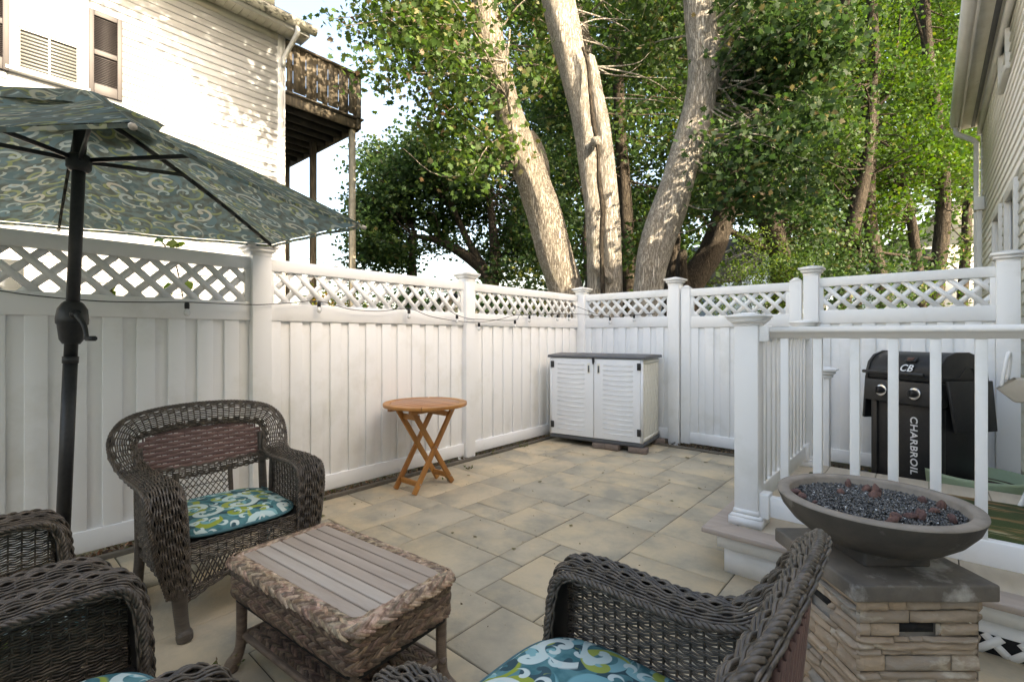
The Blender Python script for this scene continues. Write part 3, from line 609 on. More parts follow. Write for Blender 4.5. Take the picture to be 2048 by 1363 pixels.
m = MB(); dp = cat([(XR-.30, YR+.07, ER+.04), (XR-.29, YR+.07, ER-.06), (XR-.18, YR+.06, ER-.15), (XR-.075, YR+.055, ER-.26), (XR-.07, YR+.05, ER-.45), (XR-.07, YR+.05, 2.6), (XR-.07, YR+.05, .1)], 5)
m.tube(dp, .042, n=4); Q(m, 'downspout', M['trim_white'], smooth=False)
m = MB(); m.b2((XR-.10, 9.55, .3), (XR-.045, 9.62, 3.05)); m.b2((XR-.13, 9.50, 3.05), (XR-.02, 9.68, 3.24)); Q(m, 'vent_pipe', M['trim_white'], bevel=.006)
# houses in the distance
def far_house(name, label, c, yaw, wd, dp_, eh, rh, wm, wins):
    t = thing(name, label, 'house', (c.x, c.y, 0), yaw); m = MB(); m.b2((-wd/2, -dp_/2, -.5), (wd/2, dp_/2, eh)); m.prism([(-wd/2, eh), (wd/2, eh), (0, eh+rh)], -dp_/2, dp_/2, 'y'); m.build('wall', wm, t)
    m = MB()
    for s in (-1, 1): m.prism([(0, eh+rh+.12), (s*(wd/2+.35), eh-.22), (s*(wd/2+.35), eh-.38), (0, eh+rh-.06)][::s], -dp_/2-.3, dp_/2+.3, 'y')
    m.build('roof', M['shingle'], t)
    for x, z, ww, hh in wins:
        m = MB(); m.b2((x-ww/2-.09, -dp_/2-.05, z-hh/2-.09), (x+ww/2+.09, -dp_/2+.02, z+hh/2+.09)); wdw = m.build('window', M['trim_white'], t)
        m = MB(); m.b2((x-ww/2, -dp_/2-.056, z-hh/2), (x+ww/2, -dp_/2-.045, z+hh/2)); m.build('pane', M['glass'], wdw)
    return t
p = at(1900, 600, 30); far_house('far_house', 'white gabled house half hidden by leaves beyond the woods at right', p, YAW-R(25), 9, 9, 6.3, 3.0, M['house_far'], [(-2.2, 5.2, 1.1, 1.9), (1.2, 5.2, 1.1, 1.9), (-2.6, 2.3, 1.1, 1.6)])
p = at(1455, 600, 28); far_house('far_house', 'blue house glimpsed behind the dark leaning trunk', p, YAW+R(20), 7, 9, 4.2, 2.6, M['house_blue'], [(-1.5, 2.6, 1, 1.6), (1.5, 2.6, 1, 1.6)])
p = at(905, 640, 26); ob_ = far_house('far_house', 'low white outbuilding with orange base seen through the left lattice', p, YAW+R(8), 6.5, 6, 2.3, .9, M['house_far'], [(1, 1.5, .9, .9)])
m = MB(); m.b2((-3.27, -3.03, 1.75), (3.27, -3.002, 2.05)); m.b2((-3.27, -3.03, .0), (3.27, -3.003, .9)); m.build('orange_band', M['terracotta'], ob_)
# overhead wires
for k, (v0, v1) in enumerate(((398, 372), (418, 402), (512, 505))):
    m = MB(); A = at(560, v0, 15); Bq = at(760, v1, 26); pts = [A.lerp(Bq, i/20)+Vector((0, 0, -.25*math.sin(math.pi*i/20))) for i in range(21)]
    pts = [A+(A-Bq)*.4]+pts+[Bq+(Bq-A)*.6]; m.tube(pts, .012, n=4); o = m.build('power_line', M['cable']); tag(o, ['topmost thin overhead wire crossing the sky behind the balcony posts', 'middle thin overhead wire crossing the sky behind the balcony posts', 'lowest thin overhead wire crossing the sky behind the balcony posts'][k], 'wire', 'overhead wires')
# ------------------------------------------------------------------ trees
def trunk_mesh(mb, pts, rad, n=26, step=.07, rough=.07, ph=0.0, flare=0):
    p = resample(np.c_[cat(np.array([tuple(q) for q in pts]), 8), cat(np.array(rad)[:, None], 8)], step); k = len(p)
    T = unit(np.gradient(p[:, :3], axis=0)); x = np.cross(T[0], (0, 1., 0)); a = np.arange(n)*2*np.pi/n; V = []
    s = 0
    for i in range(k):
        x = x-T[i]*np.dot(x, T[i]); x /= np.linalg.norm(x)+1e-9; y = np.cross(T[i], x); s = i*step
        for j in range(n):
            ca, sa = math.cos(a[j]), math.sin(a[j])
            r = p[i, 3]*(1+rough*(1.2*noise.noise(Vector((ca*1.3+ph, sa*1.3, s*.8)))+.55*noise.noise(Vector((ca*4+ph, sa*4, s*.7)))+.55*noise.noise(Vector((ca*8, sa*8+ph, s*1.6)))+.35*noise.noise(Vector((ca*17, sa*17+ph, s*2.4)))))
            V.append(p[i, :3]+(x*ca+y*sa)*r)
    i = np.arange(k-1)[:, None]*n; j = np.arange(n); j2 = (j+1) % n
    mb.add(V, q=np.stack([i+j, i+j2, i+n+j2, i+n+j], -1).reshape(-1, 4), ng=[list(range((k-1)*n, k*n))]); return p
MAPLE = [(0, -.5), (.13, -.28), (.42, -.30), (.30, -.05), (.52, .16), (.22, .17), (.20, .34), (0, .55), (-.20, .34), (-.22, .17), (-.52, .16), (-.30, -.05), (-.42, -.30), (-.13, -.28)]
MID = [(0, -.5), (.34, -.22), (.48, .15), (.18, .18), (0, .55), (-.18, .18), (-.48, .15), (-.34, -.22)]
SMALL = [(0, -.5), (.32, .02), (0, .5), (-.32, .02)]
def rand_frames(n, up, rng):
    """leaf normals tilted around up, random heading"""
    nrm = unit(rng.normal(size=(n, 3))*np.array([1, 1, .8])+np.array(up)); h = rng.normal(size=(n, 3)); h[:, 2] -= .5
    h -= nrm*np.sum(h*nrm, 1)[:, None]; h = unit(h); return np.cross(h, nrm), h, nrm
def leaves(name, P, size, cols, parent, shape=MAPLE, up=(0, 0, .9), rng=npr, mat='leaf', kind='stuff', curl=.25):
    n = len(P); X, Y, Z = rand_frames(n, up, rng); o = np.array(shape); k = len(o); s = np.broadcast_to(size, (n,))
    z = -curl*(o[:, 0]**2+o[:, 1]**2)
    V = P[:, None]+s[:, None, None]*(X[:, None]*o[None, :, 0, None]+Y[:, None]*o[None, :, 1, None]+Z[:, None]*z[None, :, None])
    if k == 4: per = k; Vf = V.reshape(-1, 3); base = np.arange(n)[:, None, None]*4; F = (base+np.array([[0, 1, 2, 3]])[None]).reshape(-1); tot = 4; nf = n
    else:
        per = k+1; Vf = np.concatenate([P[:, None], V], 1).reshape(-1, 3); tri = np.array([[0, 1+i, 1+(i+1) % k] for i in range(k)])
        F = (np.arange(n)[:, None, None]*per+tri[None]).reshape(-1); tot = 3; nf = n*k
    me = bpy.data.meshes.new(name); me.vertices.add(len(Vf)); me.vertices.foreach_set('co', Vf.astype(np.float32).ravel()); me.loops.add(len(F)); me.loops.foreach_set('vertex_index', F.astype(np.int32))
    me.polygons.add(nf); me.polygons.foreach_set('loop_start', (np.arange(nf)*tot).astype(np.int32)); me.update(calc_edges=True)
    ca = me.attributes.new('leaf_colour', 'FLOAT_COLOR', 'POINT'); C = np.ones((n, per, 4), np.float32); C[:, :, :3] = cols[:, None]; ca.data.foreach_set('color', C.ravel())
    ob = put(me, name, M[mat], parent)
    if kind: ob['kind'] = kind
    return ob
def palette(n, rng, kinds):
    """per-leaf own colour: list of (weight, rgb)"""
    w_ = np.array([k[0] for k in kinds]); c = np.array([k[1] for k in kinds]); i = rng.choice(len(kinds), n, p=w_/w_.sum()); return np.clip(c[i]*rng.uniform(.7, 1.3, (n, 1))*rng.uniform(.9, 1.1, (n, 3)), 0, 1)
GREEN = [(6, (0.036, 0.081, 0.018)), (3, (0.050, 0.103, 0.022)), (2, (0.027, 0.063, 0.017)), (.5, (0.104, 0.123, 0.030))]
GREEN_Y = [(6, (0.044, 0.093, 0.020)), (4, (0.060, 0.116, 0.024)), (1.4, (0.096, 0.133, 0.036)), (.5, (0.192, 0.180, 0.085)), (.3, (0.160, 0.114, 0.060))]
GREEN_D = [(6, (0.026, 0.061, 0.019)), (3, (0.036, 0.076, 0.022)), (1.2, (0.048, 0.093, 0.025)), (.3, (0.120, 0.123, 0.045))]
GREEN_L = [(5, (0.038, 0.093, 0.015)), (4, (0.050, 0.114, 0.017)), (.6, (0.080, 0.119, 0.022))]
def crown_pts(clumps, rng, spread=.22, per=9):
    """leaves hang in sprays: spray centres fill each clump, more near its shell"""
    out_ = []
    for c, r, n in clumps:
        k = max(1, n//per); d = unit(rng.normal(size=(k, 3))); q = rng.uniform(.25, 1, (k, 1))**.55; s = np.array(c)+d*q*np.array(r)
        pp = np.repeat(s, per, 0); h = rng.normal(size=pp.shape)*spread*np.array([1, 1, .62]); out_.append(pp+h)
    return np.concatenate(out_)
def px_clumps(boxes, rng):
    """clumps spread over sight-line boxes (u0,u1,v0,v1,d0,d1,count,radius,leaves)"""
    o = []
    for u0, u1, v0, v1, d0, d1, k, r, n in boxes:
        for _ in range(k):
            c = at(rng.uniform(u0, u1), rng.uniform(v0, v1), rng.uniform(d0, d1)); o.append((tuple(c), (r, r, r*.7), n))
    return o
def twigs(mb, roots, pts, rng, n, r=.012):
    idx = rng.choice(len(pts), min(n, len(pts)), replace=False); roots = np.array(roots)
    for i in idx:
        e = pts[i]; dd = np.linalg.norm(roots-e, axis=1); b = roots[np.argsort(dd)[rng.integers(0, min(3, len(roots)))]]; m = (b+e)/2+rng.normal(size=3)*.18
        mb.tube(cat([b, m, e], 4), np.linspace(r*1.6, r*.35, 9), n=4, cap=False)
def tree(name, label, trunks, clumps, bark, kinds, lsize, shape, seed, group=None, extra=None, ntw=60, spread=.22, per=9, n=34, rough=.085, cat_='tree', twr=.012):
    rng = np.random.default_rng(seed); base = trunks[0][0][0]; t = thing(name, label, cat_, (base[0], base[1], 0), group=group); off = -t.location; roots = []
    for i, (pts, rad) in enumerate(trunks):
        mb = MB(); p = trunk_mesh(mb, pts, rad, n=n if i == 0 else max(8, n-6), ph=seed*1.7+i*3.1, rough=rough); o = mb.build('trunk' if i == 0 else 'limb', M[bark], t, smooth=True); o.location = off; roots += [tuple(q[:3]) for q in p[::8]]
    if clumps:
        P = crown_pts(clumps, rng, spread, per)
        P = P[P[:, 2] > .15]
        mb = MB(); twigs(mb, [r_ for r_ in roots if r_[2] > 2.2] or roots, P, rng, ntw, twr)
        if mb.n: o = mb.build('twigs', M[bark], t, smooth=True, kind='stuff'); o.location = off
        lv = leaves('crown', P, rng.uniform(.75, 1.25, len(P))*lsize, palette(len(P), rng, kinds), t, shape, rng=rng); lv.location = off
    if extra: extra(t, off)
    return t
def pxpath(rows, d):
    """rows (u, v, half-width px[, depth]) -> points and radii at depth d"""
    P, Rr = [], []
    for q in rows:
        dd = q[3] if len(q) > 3 else d; P.append(tuple(at(q[0], q[1], dd))); Rr.append(q[2]/FOC*dd*.94)
    return P, Rr
rg = np.random.default_rng(5)
# the three big pale maple stems behind the corner
D1 = 8.4
t1 = pxpath([(1150, 700, 40), (1132, 590, 37), (1108, 500, 36), (1092, 440, 36), (1060, 350, 34), (1040, 300, 33), (1010, 200, 30), (985, 100, 29), (968, 0, 27), (950, -150, 25), (935, -350, 20), (900, -600, 13)], D1)
b1 = pxpath([(1075, 400, 18), (1085, 350, 17), (1078, 310, 15), (1068, 278, 10), (1062, 262, 4)], 8.6)
tw1 = pxpath([(1030, 330, 5, 8.15), (1032, 300, 5, 8.05), (1024, 240, 4, 7.95), (1012, 160, 3, 7.9), (1020, 60, 2, 7.8)], 8.1)
c1 = px_clumps([(690, 900, -60, 60, 7.6, 10, 9, .62, 200), (770, 930, 30, 150, 7.3, 9.0, 9, .5, 170), (850, 965, 120, 290, 7.2, 8.8, 10, .40, 130), (900, 1010, 270, 340, 7.3, 8.4, 5, .32, 90), (830, 900, 70, 140, 7.4, 8.8, 3, .35, 80), (1010, 1070, 30, 330, 7.5, 7.9, 4, .24, 40), (1060, 1110, 0, 240, 8.8, 9.6, 5, .4, 110)], rg)
tree('maple_tree', 'big maple with pale mossy trunk leaning left above the fence corner', [t1, b1, tw1], [(c_, r_, int(n_*1.55)) for c_, r_, n_ in c1], 'bark', GREEN_Y, .098, MAPLE, 31, 'tall maples behind the fence corner', ntw=110, per=8)
t2 = pxpath([(1192, 720, 23), (1194, 580, 21), (1190, 440, 20), (1180, 330, 22), (1168, 240, 26), (1150, 150, 31), (1136, 90, 32), (1118, 10, 34), (1098, -90, 33), (1070, -260, 28), (1040, -500, 18)], 8.2)
t2b = pxpath([(1226, 720, 22), (1224, 580, 22), (1219, 440, 22), (1210, 330, 21), (1200, 240, 19), (1192, 190, 16), (1186, 150, 14), (1181, 128, 13), (1183, 116, 8), (1179, 108, 2)], 8.15)
stub = pxpath([(1222, 560, 10, 7.98), (1193, 533, 12, 7.93), (1191, 531, 9, 7.86)], 8)
kn = pxpath([(1192, 285, 9, 7.98), (1193, 283, 12, 7.86), (1194, 282, 7, 7.80)], 8)
c2 = px_clumps([(1040, 1250, -80, 60, 9, 11.5, 8, .7, 210), (1210, 1370, -60, 200, 9.4, 12, 9, .7, 210)], rg)
def crevice_strip(t, off):
    mb = MB(); p = pxpath([(1206, 590, 4, 7.86), (1203, 480, 4, 7.86), (1206, 420, 5, 7.86), (1198, 360, 4, 7.86), (1196, 300, 3, 7.85), (1186, 240, 4, 7.84), (1180, 180, 3, 7.84), (1176, 130, 3, 7.86), (1165, 95, 2, 7.86)], 8); pp = cat(p[0], 5); mb.tube(pp, np.interp(np.linspace(0, 1, len(pp)), np.linspace(0, 1, len(p[1])), p[1])*1.4, n=6); o = mb.build('crevice_shade', M['bark_dark'], t, smooth=True); o.location = off  # dark strip standing in for shade in the crevice between the stems
tree('maple_tree', 'pale double maple trunk with a dark strip for its shaded crevice and broken right stem', [t2, t2b, stub, kn], [(c_, r_, int(n_*1.35)) for c_, r_, n_ in c2], 'bark_pale', GREEN, .10, MID, 32, 'tall maples behind the fence corner', ntw=50, extra=crevice_strip, per=8)
t3 = pxpath([(1285, 720, 34), (1296, 580, 31), (1312, 490, 34), (1344, 400, 36), (1372, 308, 33), (1396, 220, 31), (1407, 150, 32), (1405, 88, 31), (1397, 10, 30), (1388, -100, 29), (1392, -300, 24), (1405, -550, 14)], 8.0)
kn3 = pxpath([(1432, 160, 8, 7.95), (1441, 158, 8, 7.9), (1444, 157, 5, 7.86)], 8); kn4 = pxpath([(1388, 262, 12, 7.78), (1388, 262, 13, 7.73), (1388, 263, 6, 7.71)], 8)
c3 = px_clumps([(1290, 1420, -60, 150, 9.0, 11.5, 7, .65, 200), (1430, 1640, -40, 120, 7.0, 8.6, 11, .5, 170), (1440, 1640, 80, 300, 7.0, 8.4, 15, .46, 170), (1450, 1600, 280, 420, 7.1, 8.4, 9, .40, 130)], rg)
tree('maple_tree', 'pale curved maple trunk with knots bending right', [t3, kn3, kn4], [(c_, r_, int(n_*1.6)) for c_, r_, n_ in c3], 'bark_pale', GREEN_D+[(.35, (.20, .17, .08))], .100, MAPLE, 33, 'tall maples behind the fence corner', ntw=110, per=8)
t4 = pxpath([(1360, 700, 34), (1372, 590, 30), (1395, 545, 27), (1425, 500, 25), (1445, 440, 23), (1462, 380, 20), (1478, 310, 18), (1490, 200, 15), (1500, 60, 12), (1505, -120, 8)], 9.2)
t4b = pxpath([(1338, 700, 16), (1340, 590, 15), (1346, 520, 13), (1352, 440, 12), (1362, 380, 10), (1385, 330, 8)], 9.4)
t4c = pxpath([(1372, 600, 14, 9.0), (1362, 540, 12, 9.0), (1366, 505, 9, 9.0), (1368, 500, 5, 9.0)], 9)
c4 = px_clumps([(1440, 1560, 150, 420, 9, 10.5, 7, .45, 130)], rg)
tree('leaning_tree', 'dark mossy trunk leaning right out of the maple clump, stump beside it', [t4, t4b, t4c], c4, 'bark_dark', GREEN_D, .11, MAPLE, 34, ntw=40)
# woodland trees on the right
def wtree(label, paths, boxes, seed, kinds=GREEN_L, ls=.095, name='woodland_tree', d=13, ntw=45, spread=.26, shape=MID):
    tr = [pxpath(r, d) for r in paths]; return tree(name, label, tr, [(c_, r_, int(n_*1.65)) for c_, r_, n_ in px_clumps(boxes, rg)], 'bark_dark', kinds, ls, shape, seed, 'woodland trees behind the right fence', ntw=ntw, n=12, spread=spread, per=10, twr=.016)
wtree('tall dark woodland tree forking into two stems high above the fence', [[(1770, 640, 15), (1758, 545, 14), (1742, 470, 13), (1734, 390, 14), (1738, 300, 14), (1741, 210, 15), (1748, 120, 11), (1744, 20, 10), (1740, -150, 8)], [(1738, 200, 9), (1722, 130, 10), (1700, 60, 9), (1690, 0, 8), (1680, -140, 6)], [(1756, 215, 4), (1780, 180, 3), (1795, 90, 2), (1800, 30, 1.5)]],
      [(1640, 1830, -60, 180, 12, 15, 10, .8, 330), (1660, 1850, 140, 330, 12, 15, 9, .7, 280)], 41, d=13)
wtree('grey woodland trunk slanting right, left of the forked tree', [[(1680, 640, 17), (1690, 545, 16), (1704, 460, 15), (1720, 385, 14), (1735, 320, 11), (1745, 200, 8), (1752, 60, 5)]], [(1600, 1720, 80, 330, 11.5, 14, 10, .7, 270), (1560, 1700, 300, 450, 11.5, 14, 8, .6, 220)], 42, kinds=GREEN, d=12.2)
wtree('woodland trunk with dead side branch near the right house', [[(1868, 640, 14), (1875, 540, 14), (1886, 440, 13), (1884, 330, 12), (1872, 230, 12), (1858, 130, 10), (1850, 20, 9), (1846, -140, 7)], [(1866, 150, 4), (1840, 60, 3), (1822, 0, 2)], [(1880, 520, 5), (1830, 514, 4), (1780, 508, 3.5), (1742, 500, 2.5)]],
      [(1810, 1950, -60, 180, 13, 17, 11, .85, 340), (1800, 1950, 160, 330, 13, 17, 9, .75, 280), (1850, 1960, 320, 430, 13, 16, 5, .6, 170)], 43, d=14.5)
wtree('slim dark broken-topped trunk between the woodland trees', [[(1842, 640, 11), (1836, 545, 10), (1826, 460, 9), (1812, 390, 8), (1802, 352, 7), (1800, 345, 4)], [(1812, 385, 3), (1830, 345, 2), (1842, 320, 1.5)]], [(1740, 1840, 300, 470, 12.5, 15, 8, .6, 230)], 44, kinds=GREEN_L, d=13.4)
wtree('stout grey trunk leaning left with a broken branch above the gate', [[(1575, 640, 27), (1566, 560, 24), (1558, 500, 22), (1538, 445, 20), (1516, 400, 16), (1500, 350, 12), (1480, 250, 9)], [(1560, 480, 12), (1552, 430, 11), (1545, 380, 9), (1540, 250, 7)], [(1548, 500, 9), (1515, 490, 8), (1480, 472, 7), (1452, 458, 5)]], [(1470, 1600, 250, 420, 11, 13, 8, .55, 200), (1500, 1640, 420, 520, 10.5, 13, 6, .5, 160)], 45, kinds=GREEN_D, d=11)
wtree('thin pale dead snag beside the forked tree', [[(1718, 640, 6), (1717, 545, 6), (1718, 500, 5), (1716, 485, 3)]], [(1640, 1700, 430, 520, 11, 13, 4, .5, 140)], 46, kinds=GREEN, d=11.6)
wtree('slender background tree at the right house corner', [[(1925, 640, 9), (1928, 540, 9), (1934, 440, 8), (1930, 300, 7), (1925, 100, 5)]], [(1880, 1965, 250, 400, 15, 19, 7, .7, 210), (1890, 1960, 450, 510, 13, 15, 3, .4, 70)], 47, kinds=GREEN_Y, d=17)
# the rounded tree beyond the balcony
tree('garden_tree', 'rounded dark green tree beyond the balcony, spreading limbs low', [pxpath(r, 18) for r in ([(985, 700, 20), (985, 600, 17), (975, 550, 15), (950, 525, 13), (915, 500, 10), (870, 480, 7), (820, 470, 4)], [(985, 580, 13), (990, 520, 12), (985, 450, 9), (975, 380, 6), (960, 320, 4)], [(975, 550, 10), (930, 470, 7), (900, 400, 5), (880, 350, 3)], [(828, 640, 9), (826, 560, 9), (824, 520, 8), (830, 460, 5)])],
     px_clumps([(705, 830, 390, 500, 17, 20, 13, .9, 470), (740, 960, 310, 430, 17, 20, 18, 1.0, 520), (830, 1060, 270, 380, 17.5, 21, 14, 1.0, 480), (930, 1090, 370, 500, 18, 21, 12, .9, 400), (700, 800, 480, 545, 17, 19, 9, .7, 280), (860, 980, 430, 510, 17, 20, 9, .8, 280), (980, 1110, 470, 560, 17, 20, 8, .7, 240)], rg),
     'bark_dark', GREEN_D+[(2, (.055, .10, .022))], .15, MID, 51, ntw=120, spread=.3, per=10, n=10, twr=.02)
# big crowns overhead and behind that close the canopy and shade the white house
tree('maple_tree', 'tall maple crown filling the gap between the trunks', [pxpath([(1255, 700, 18), (1258, 580, 17), (1250, 400, 14), (1240, 250, 12), (1235, 100, 10), (1230, -100, 7)], 12.5), pxpath([(1180, 600, 8), (1172, 480, 8), (1175, 400, 6), (1160, 300, 4)], 12)],
     px_clumps([(1020, 1500, -60, 140, 12, 15, 34, .95, 330), (1040, 1560, 120, 320, 12, 15, 32, .85, 300), (1060, 1560, 300, 480, 11.5, 15, 24, .75, 260), (1100, 1480, 470, 560, 11, 14, 8, .6, 150)], rg), 'bark_dark', GREEN_D+[(2.0, (.062, .105, .020))], .115, MID, 52, ntw=70, spread=.26, per=10, n=12)
oc = []
for _ in range(62):
    y = rg.uniform(1.35, 4.0); lo = 6.24-(y-1.49)*.62; z = rg.uniform(lo+.05, 7.15); t_ = rg.uniform(3.1, 4.7); oc.append(((-9.07+SUN.x*t_, y+SUN.y*t_, z+SUN.z*t_), (.27, .27, .2), 62))
for _ in range(4): oc.append(((rg.uniform(-5.0, 1.0), rg.uniform(7.5, 11.0), rg.uniform(9.4, 13.0)), (1.0, 1.0, .7), 200))
tree('maple_tree', 'high maple limbs whose foliage overhangs the yard corner', [pxpath([(1207, 720, 12), (1205, 500, 12), (1196, 300, 11), (1172, 100, 11), (1140, -60, 10), (1060, -300, 8), (980, -600, 5)], 10.2)], oc, 'bark', GREEN_Y, .125, MAPLE, 53, ntw=40, n=14)
# undergrowth
def bush(name, label, boxes, kinds, seed, ls=.075, grp='shrubs beyond the fence', shape=MID, ntw=25):
    rng = np.random.default_rng(seed); cl = px_clumps(boxes, rng); P = crown_pts(cl, rng, .16, 9); P[:, 2] = np.abs(P[:, 2]-.02)+.02; c = P.mean(0); t = thing(name, label, 'shrub', (c[0], c[1], 0), group=grp)
    mb = MB()
    for i in rng.choice(len(P), ntw, replace=False):
        b = np.array([c[0]+rng.normal()*.25, c[1]+rng.normal()*.25, -.05]); mb.tube(cat([b, (b+P[i])/2+rng.normal(size=3)*.1, P[i]], 4), np.linspace(.014, .004, 9), n=4, cap=False)
    o = mb.build('stems', M['bark_dark'], t, smooth=True, kind='stuff'); o.location = -t.location
    lv = leaves('foliage', P, rng.uniform(.7, 1.3, len(P))*ls, palette(len(P), rng, kinds), t, shape, rng=rng); lv.location = -t.location; return t
bush('shrub', 'yellow-leaved bush glimpsed through the lattice beside the house corner', [(590, 690, 590, 660, 9, 10.5, 6, .4, 150)], [(3, (.30, .25, .03)), (3, (.12, .16, .03)), (1, (.40, .22, .04))], 61)
bush('shrub', 'green bush with tan seed heads behind the left lattice', [(680, 800, 560, 660, 10, 12, 7, .5, 170)], GREEN_Y, 62)
bush('shrub', 'dark bush behind the left lattice right of the tan one', [(790, 880, 575, 660, 11, 13, 6, .5, 160)], GREEN_D, 63)
bush('shrub', 'low sunny bush on the skyline left of the leaning maple trunk', [(1000, 1085, 560, 640, 11, 13, 7, .45, 170)], [(3, (.12, .15, .03)), (2, (.20, .21, .05))], 64)
bush('shrub', 'leafy undergrowth behind the maple trunks at the fence corner', [(960, 1330, 590, 690, 8.8, 10.5, 14, .55, 210)], GREEN_D, 65, shape=MID)
bush('shrub', 'dense feathery green hedge above the gate', [(1400, 1600, 520, 640, 9.6, 11.5, 16, .45, 300), (1490, 1600, 470, 560, 9.6, 11.5, 7, .42, 260)], [(4, (.05, .10, .02)), (3, (.075, .13, .025))], 66, ls=.055, shape=SMALL)
bush('shrub', 'dark undergrowth above the fence panel behind the grill', [(1590, 1850, 500, 660, 9.5, 12, 20, .55, 260)], GREEN_D, 67)
bush('shrub', 'yellowing undergrowth in front of the white far house', [(1830, 1960, 545, 640, 12, 14, 8, .4, 130)], GREEN_Y, 68)
# far woodland mass that closes the view, its deep shade put into dark leaf colours
rng = np.random.default_rng(77); cl = []
for _ in range(430):
    d = rng.uniform(19, 32); u = rng.uniform(1040, 1960); v = rng.uniform(-60, 560)
    if (1790 < u and v > 400) or (1400 < u < 1500 and v > 450): continue
    cl.append((tuple(at(u, v, d)), (1.8, 1.8, 1.3), 190))
for _ in range(30):
    d = rng.uniform(24, 34); cl.append((tuple(at(rng.uniform(650, 1100), rng.uniform(600, 690), d)), (1.8, 1.8, 1.0), 120))
P = crown_pts(cl, rng, .45, 10); P = P[P[:, 2] > 0]; fw = leaves('far_woodland', P, rng.uniform(.7, 1.3, len(P))*.30, palette(len(P), rng, GREEN_D+GREEN), None, SMALL, rng=rng)
tag(fw, 'far mass of green woodland beyond the near trees, shade put into its leaf colours', 'woodland', kind='stuff')
# ------------------------------------------------------------------ wicker weaving
def frames(p):
    """rows (x,y,z, nx,ny,nz, hw) -> centre, tangent, normal, across, half width"""
    C = p[:, :3]; T = unit(np.gradient(C, axis=0)); Nn = p[:, 3:6]; Nn = unit(Nn-T*np.sum(Nn*T, 1)[:, None]); return C, T, Nn, np.cross(T, Nn), p[:, 6]
def weave_ribbon(mb, rows, strands=22, rib=.028, r=.0035, amp=.0044, crown=.033, n=5, grp=3, seed=1, sweep=106):
    """rolled border: strands run along it, over and under cross ribs"""
    p = resample(cat(rows, 14), rib/4); C, T, Nn, B, hw = frames(p); k = len(p); s = np.arange(k)*rib/4; rg_ = np.random.default_rng(seed)
    for j in range(strands):
        th = R(-sweep+2*sweep*j/(strands-1)); sn, cs = math.sin(th), math.cos(th); ph = ((j//grp) % 2)*np.pi
        out_ = unit(B*sn*1.0+Nn*cs); w_ = amp*np.sin(np.pi*s/rib+ph)+rg_.normal(size=k)*.0005
        mb.tube(C+B*(hw*sn)[:, None]+Nn*(crown*(cs-.35))+out_*w_[:, None], r*rg_.uniform(.92, 1.08), n=n, ref=out_, cap=False)
    for i in range(0, k, 4):
        th = np.radians(np.linspace(-sweep, sweep, 7)); mb.tube(C[i]+B[i]*(hw[i]*np.sin(th))[:, None]+Nn[i]*(crown*(np.cos(th)-.35)-.001)[:, None], r*.9, n=4, cap=False)
    return mb
def rope(mb, path, nrm, rad=.0045, off=.0042, period=.034, strands=3, n=5):
    p = resample(np.c_[path, nrm], .005); C = p[:, :3]; T = unit(np.gradient(C, axis=0)); Nn = unit(p[:, 3:6]); B = np.cross(T, Nn); s = np.arange(len(p))*.005
    for k in range(strands):
        a = s/period*2*np.pi+k*2*np.pi/strands; mb.tube(C+Nn*(off*np.cos(a))[:, None]+B*(off*np.sin(a))[:, None], rad, n=n, cap=False)
def weave_panel(mb, fn, lu, lv, pitch=.008, sp=.034, r=.0033, amp=.0042, nrm=(1, 0, 0), n=5, pair=2, sag=.002):
    """fn(u,v) in 0..1 -> point; wefts run along u, stakes along v"""
    ku = max(2, int(round(lu/sp))); kv = int(lv/pitch); uu = np.linspace(0, 1, 2*ku+1); nv = np.array(nrm, float)
    for j in range(kv+1):
        v = j/kv; ph = np.where(np.arange(len(uu)) % 2 == 1, np.where(((np.arange(len(uu))//2)+j//pair) % 2 == 0, 1., -1.), 0.)
        P = np.array([fn(u, v) for u in uu])+nv*(amp*ph)[:, None]; P[:, 2] -= sag*np.cos(np.pi*np.arange(len(uu)))
        mb.tube(P, r, n=n, ref=nv, cap=False)
    for u in uu[1::2]:
        mb.tube(np.array([fn(u, v) for v in np.linspace(0, 1, 9)]), r*1.05, n=4, ref=nv, cap=False)
def wrapped(mb, pts, rad, pitch=.0075, n=10):
    """post wrapped in strand: rings"""
    p = resample(np.c_[cat(np.array(pts), 6), cat(np.array(rad)[:, None], 6)], pitch/3); k = len(p); r = p[:, 3]*(1+.055*np.array([(0, 1, .9)[i % 3] for i in range(k)])); mb.tube(p[:, :3], r, n=n)
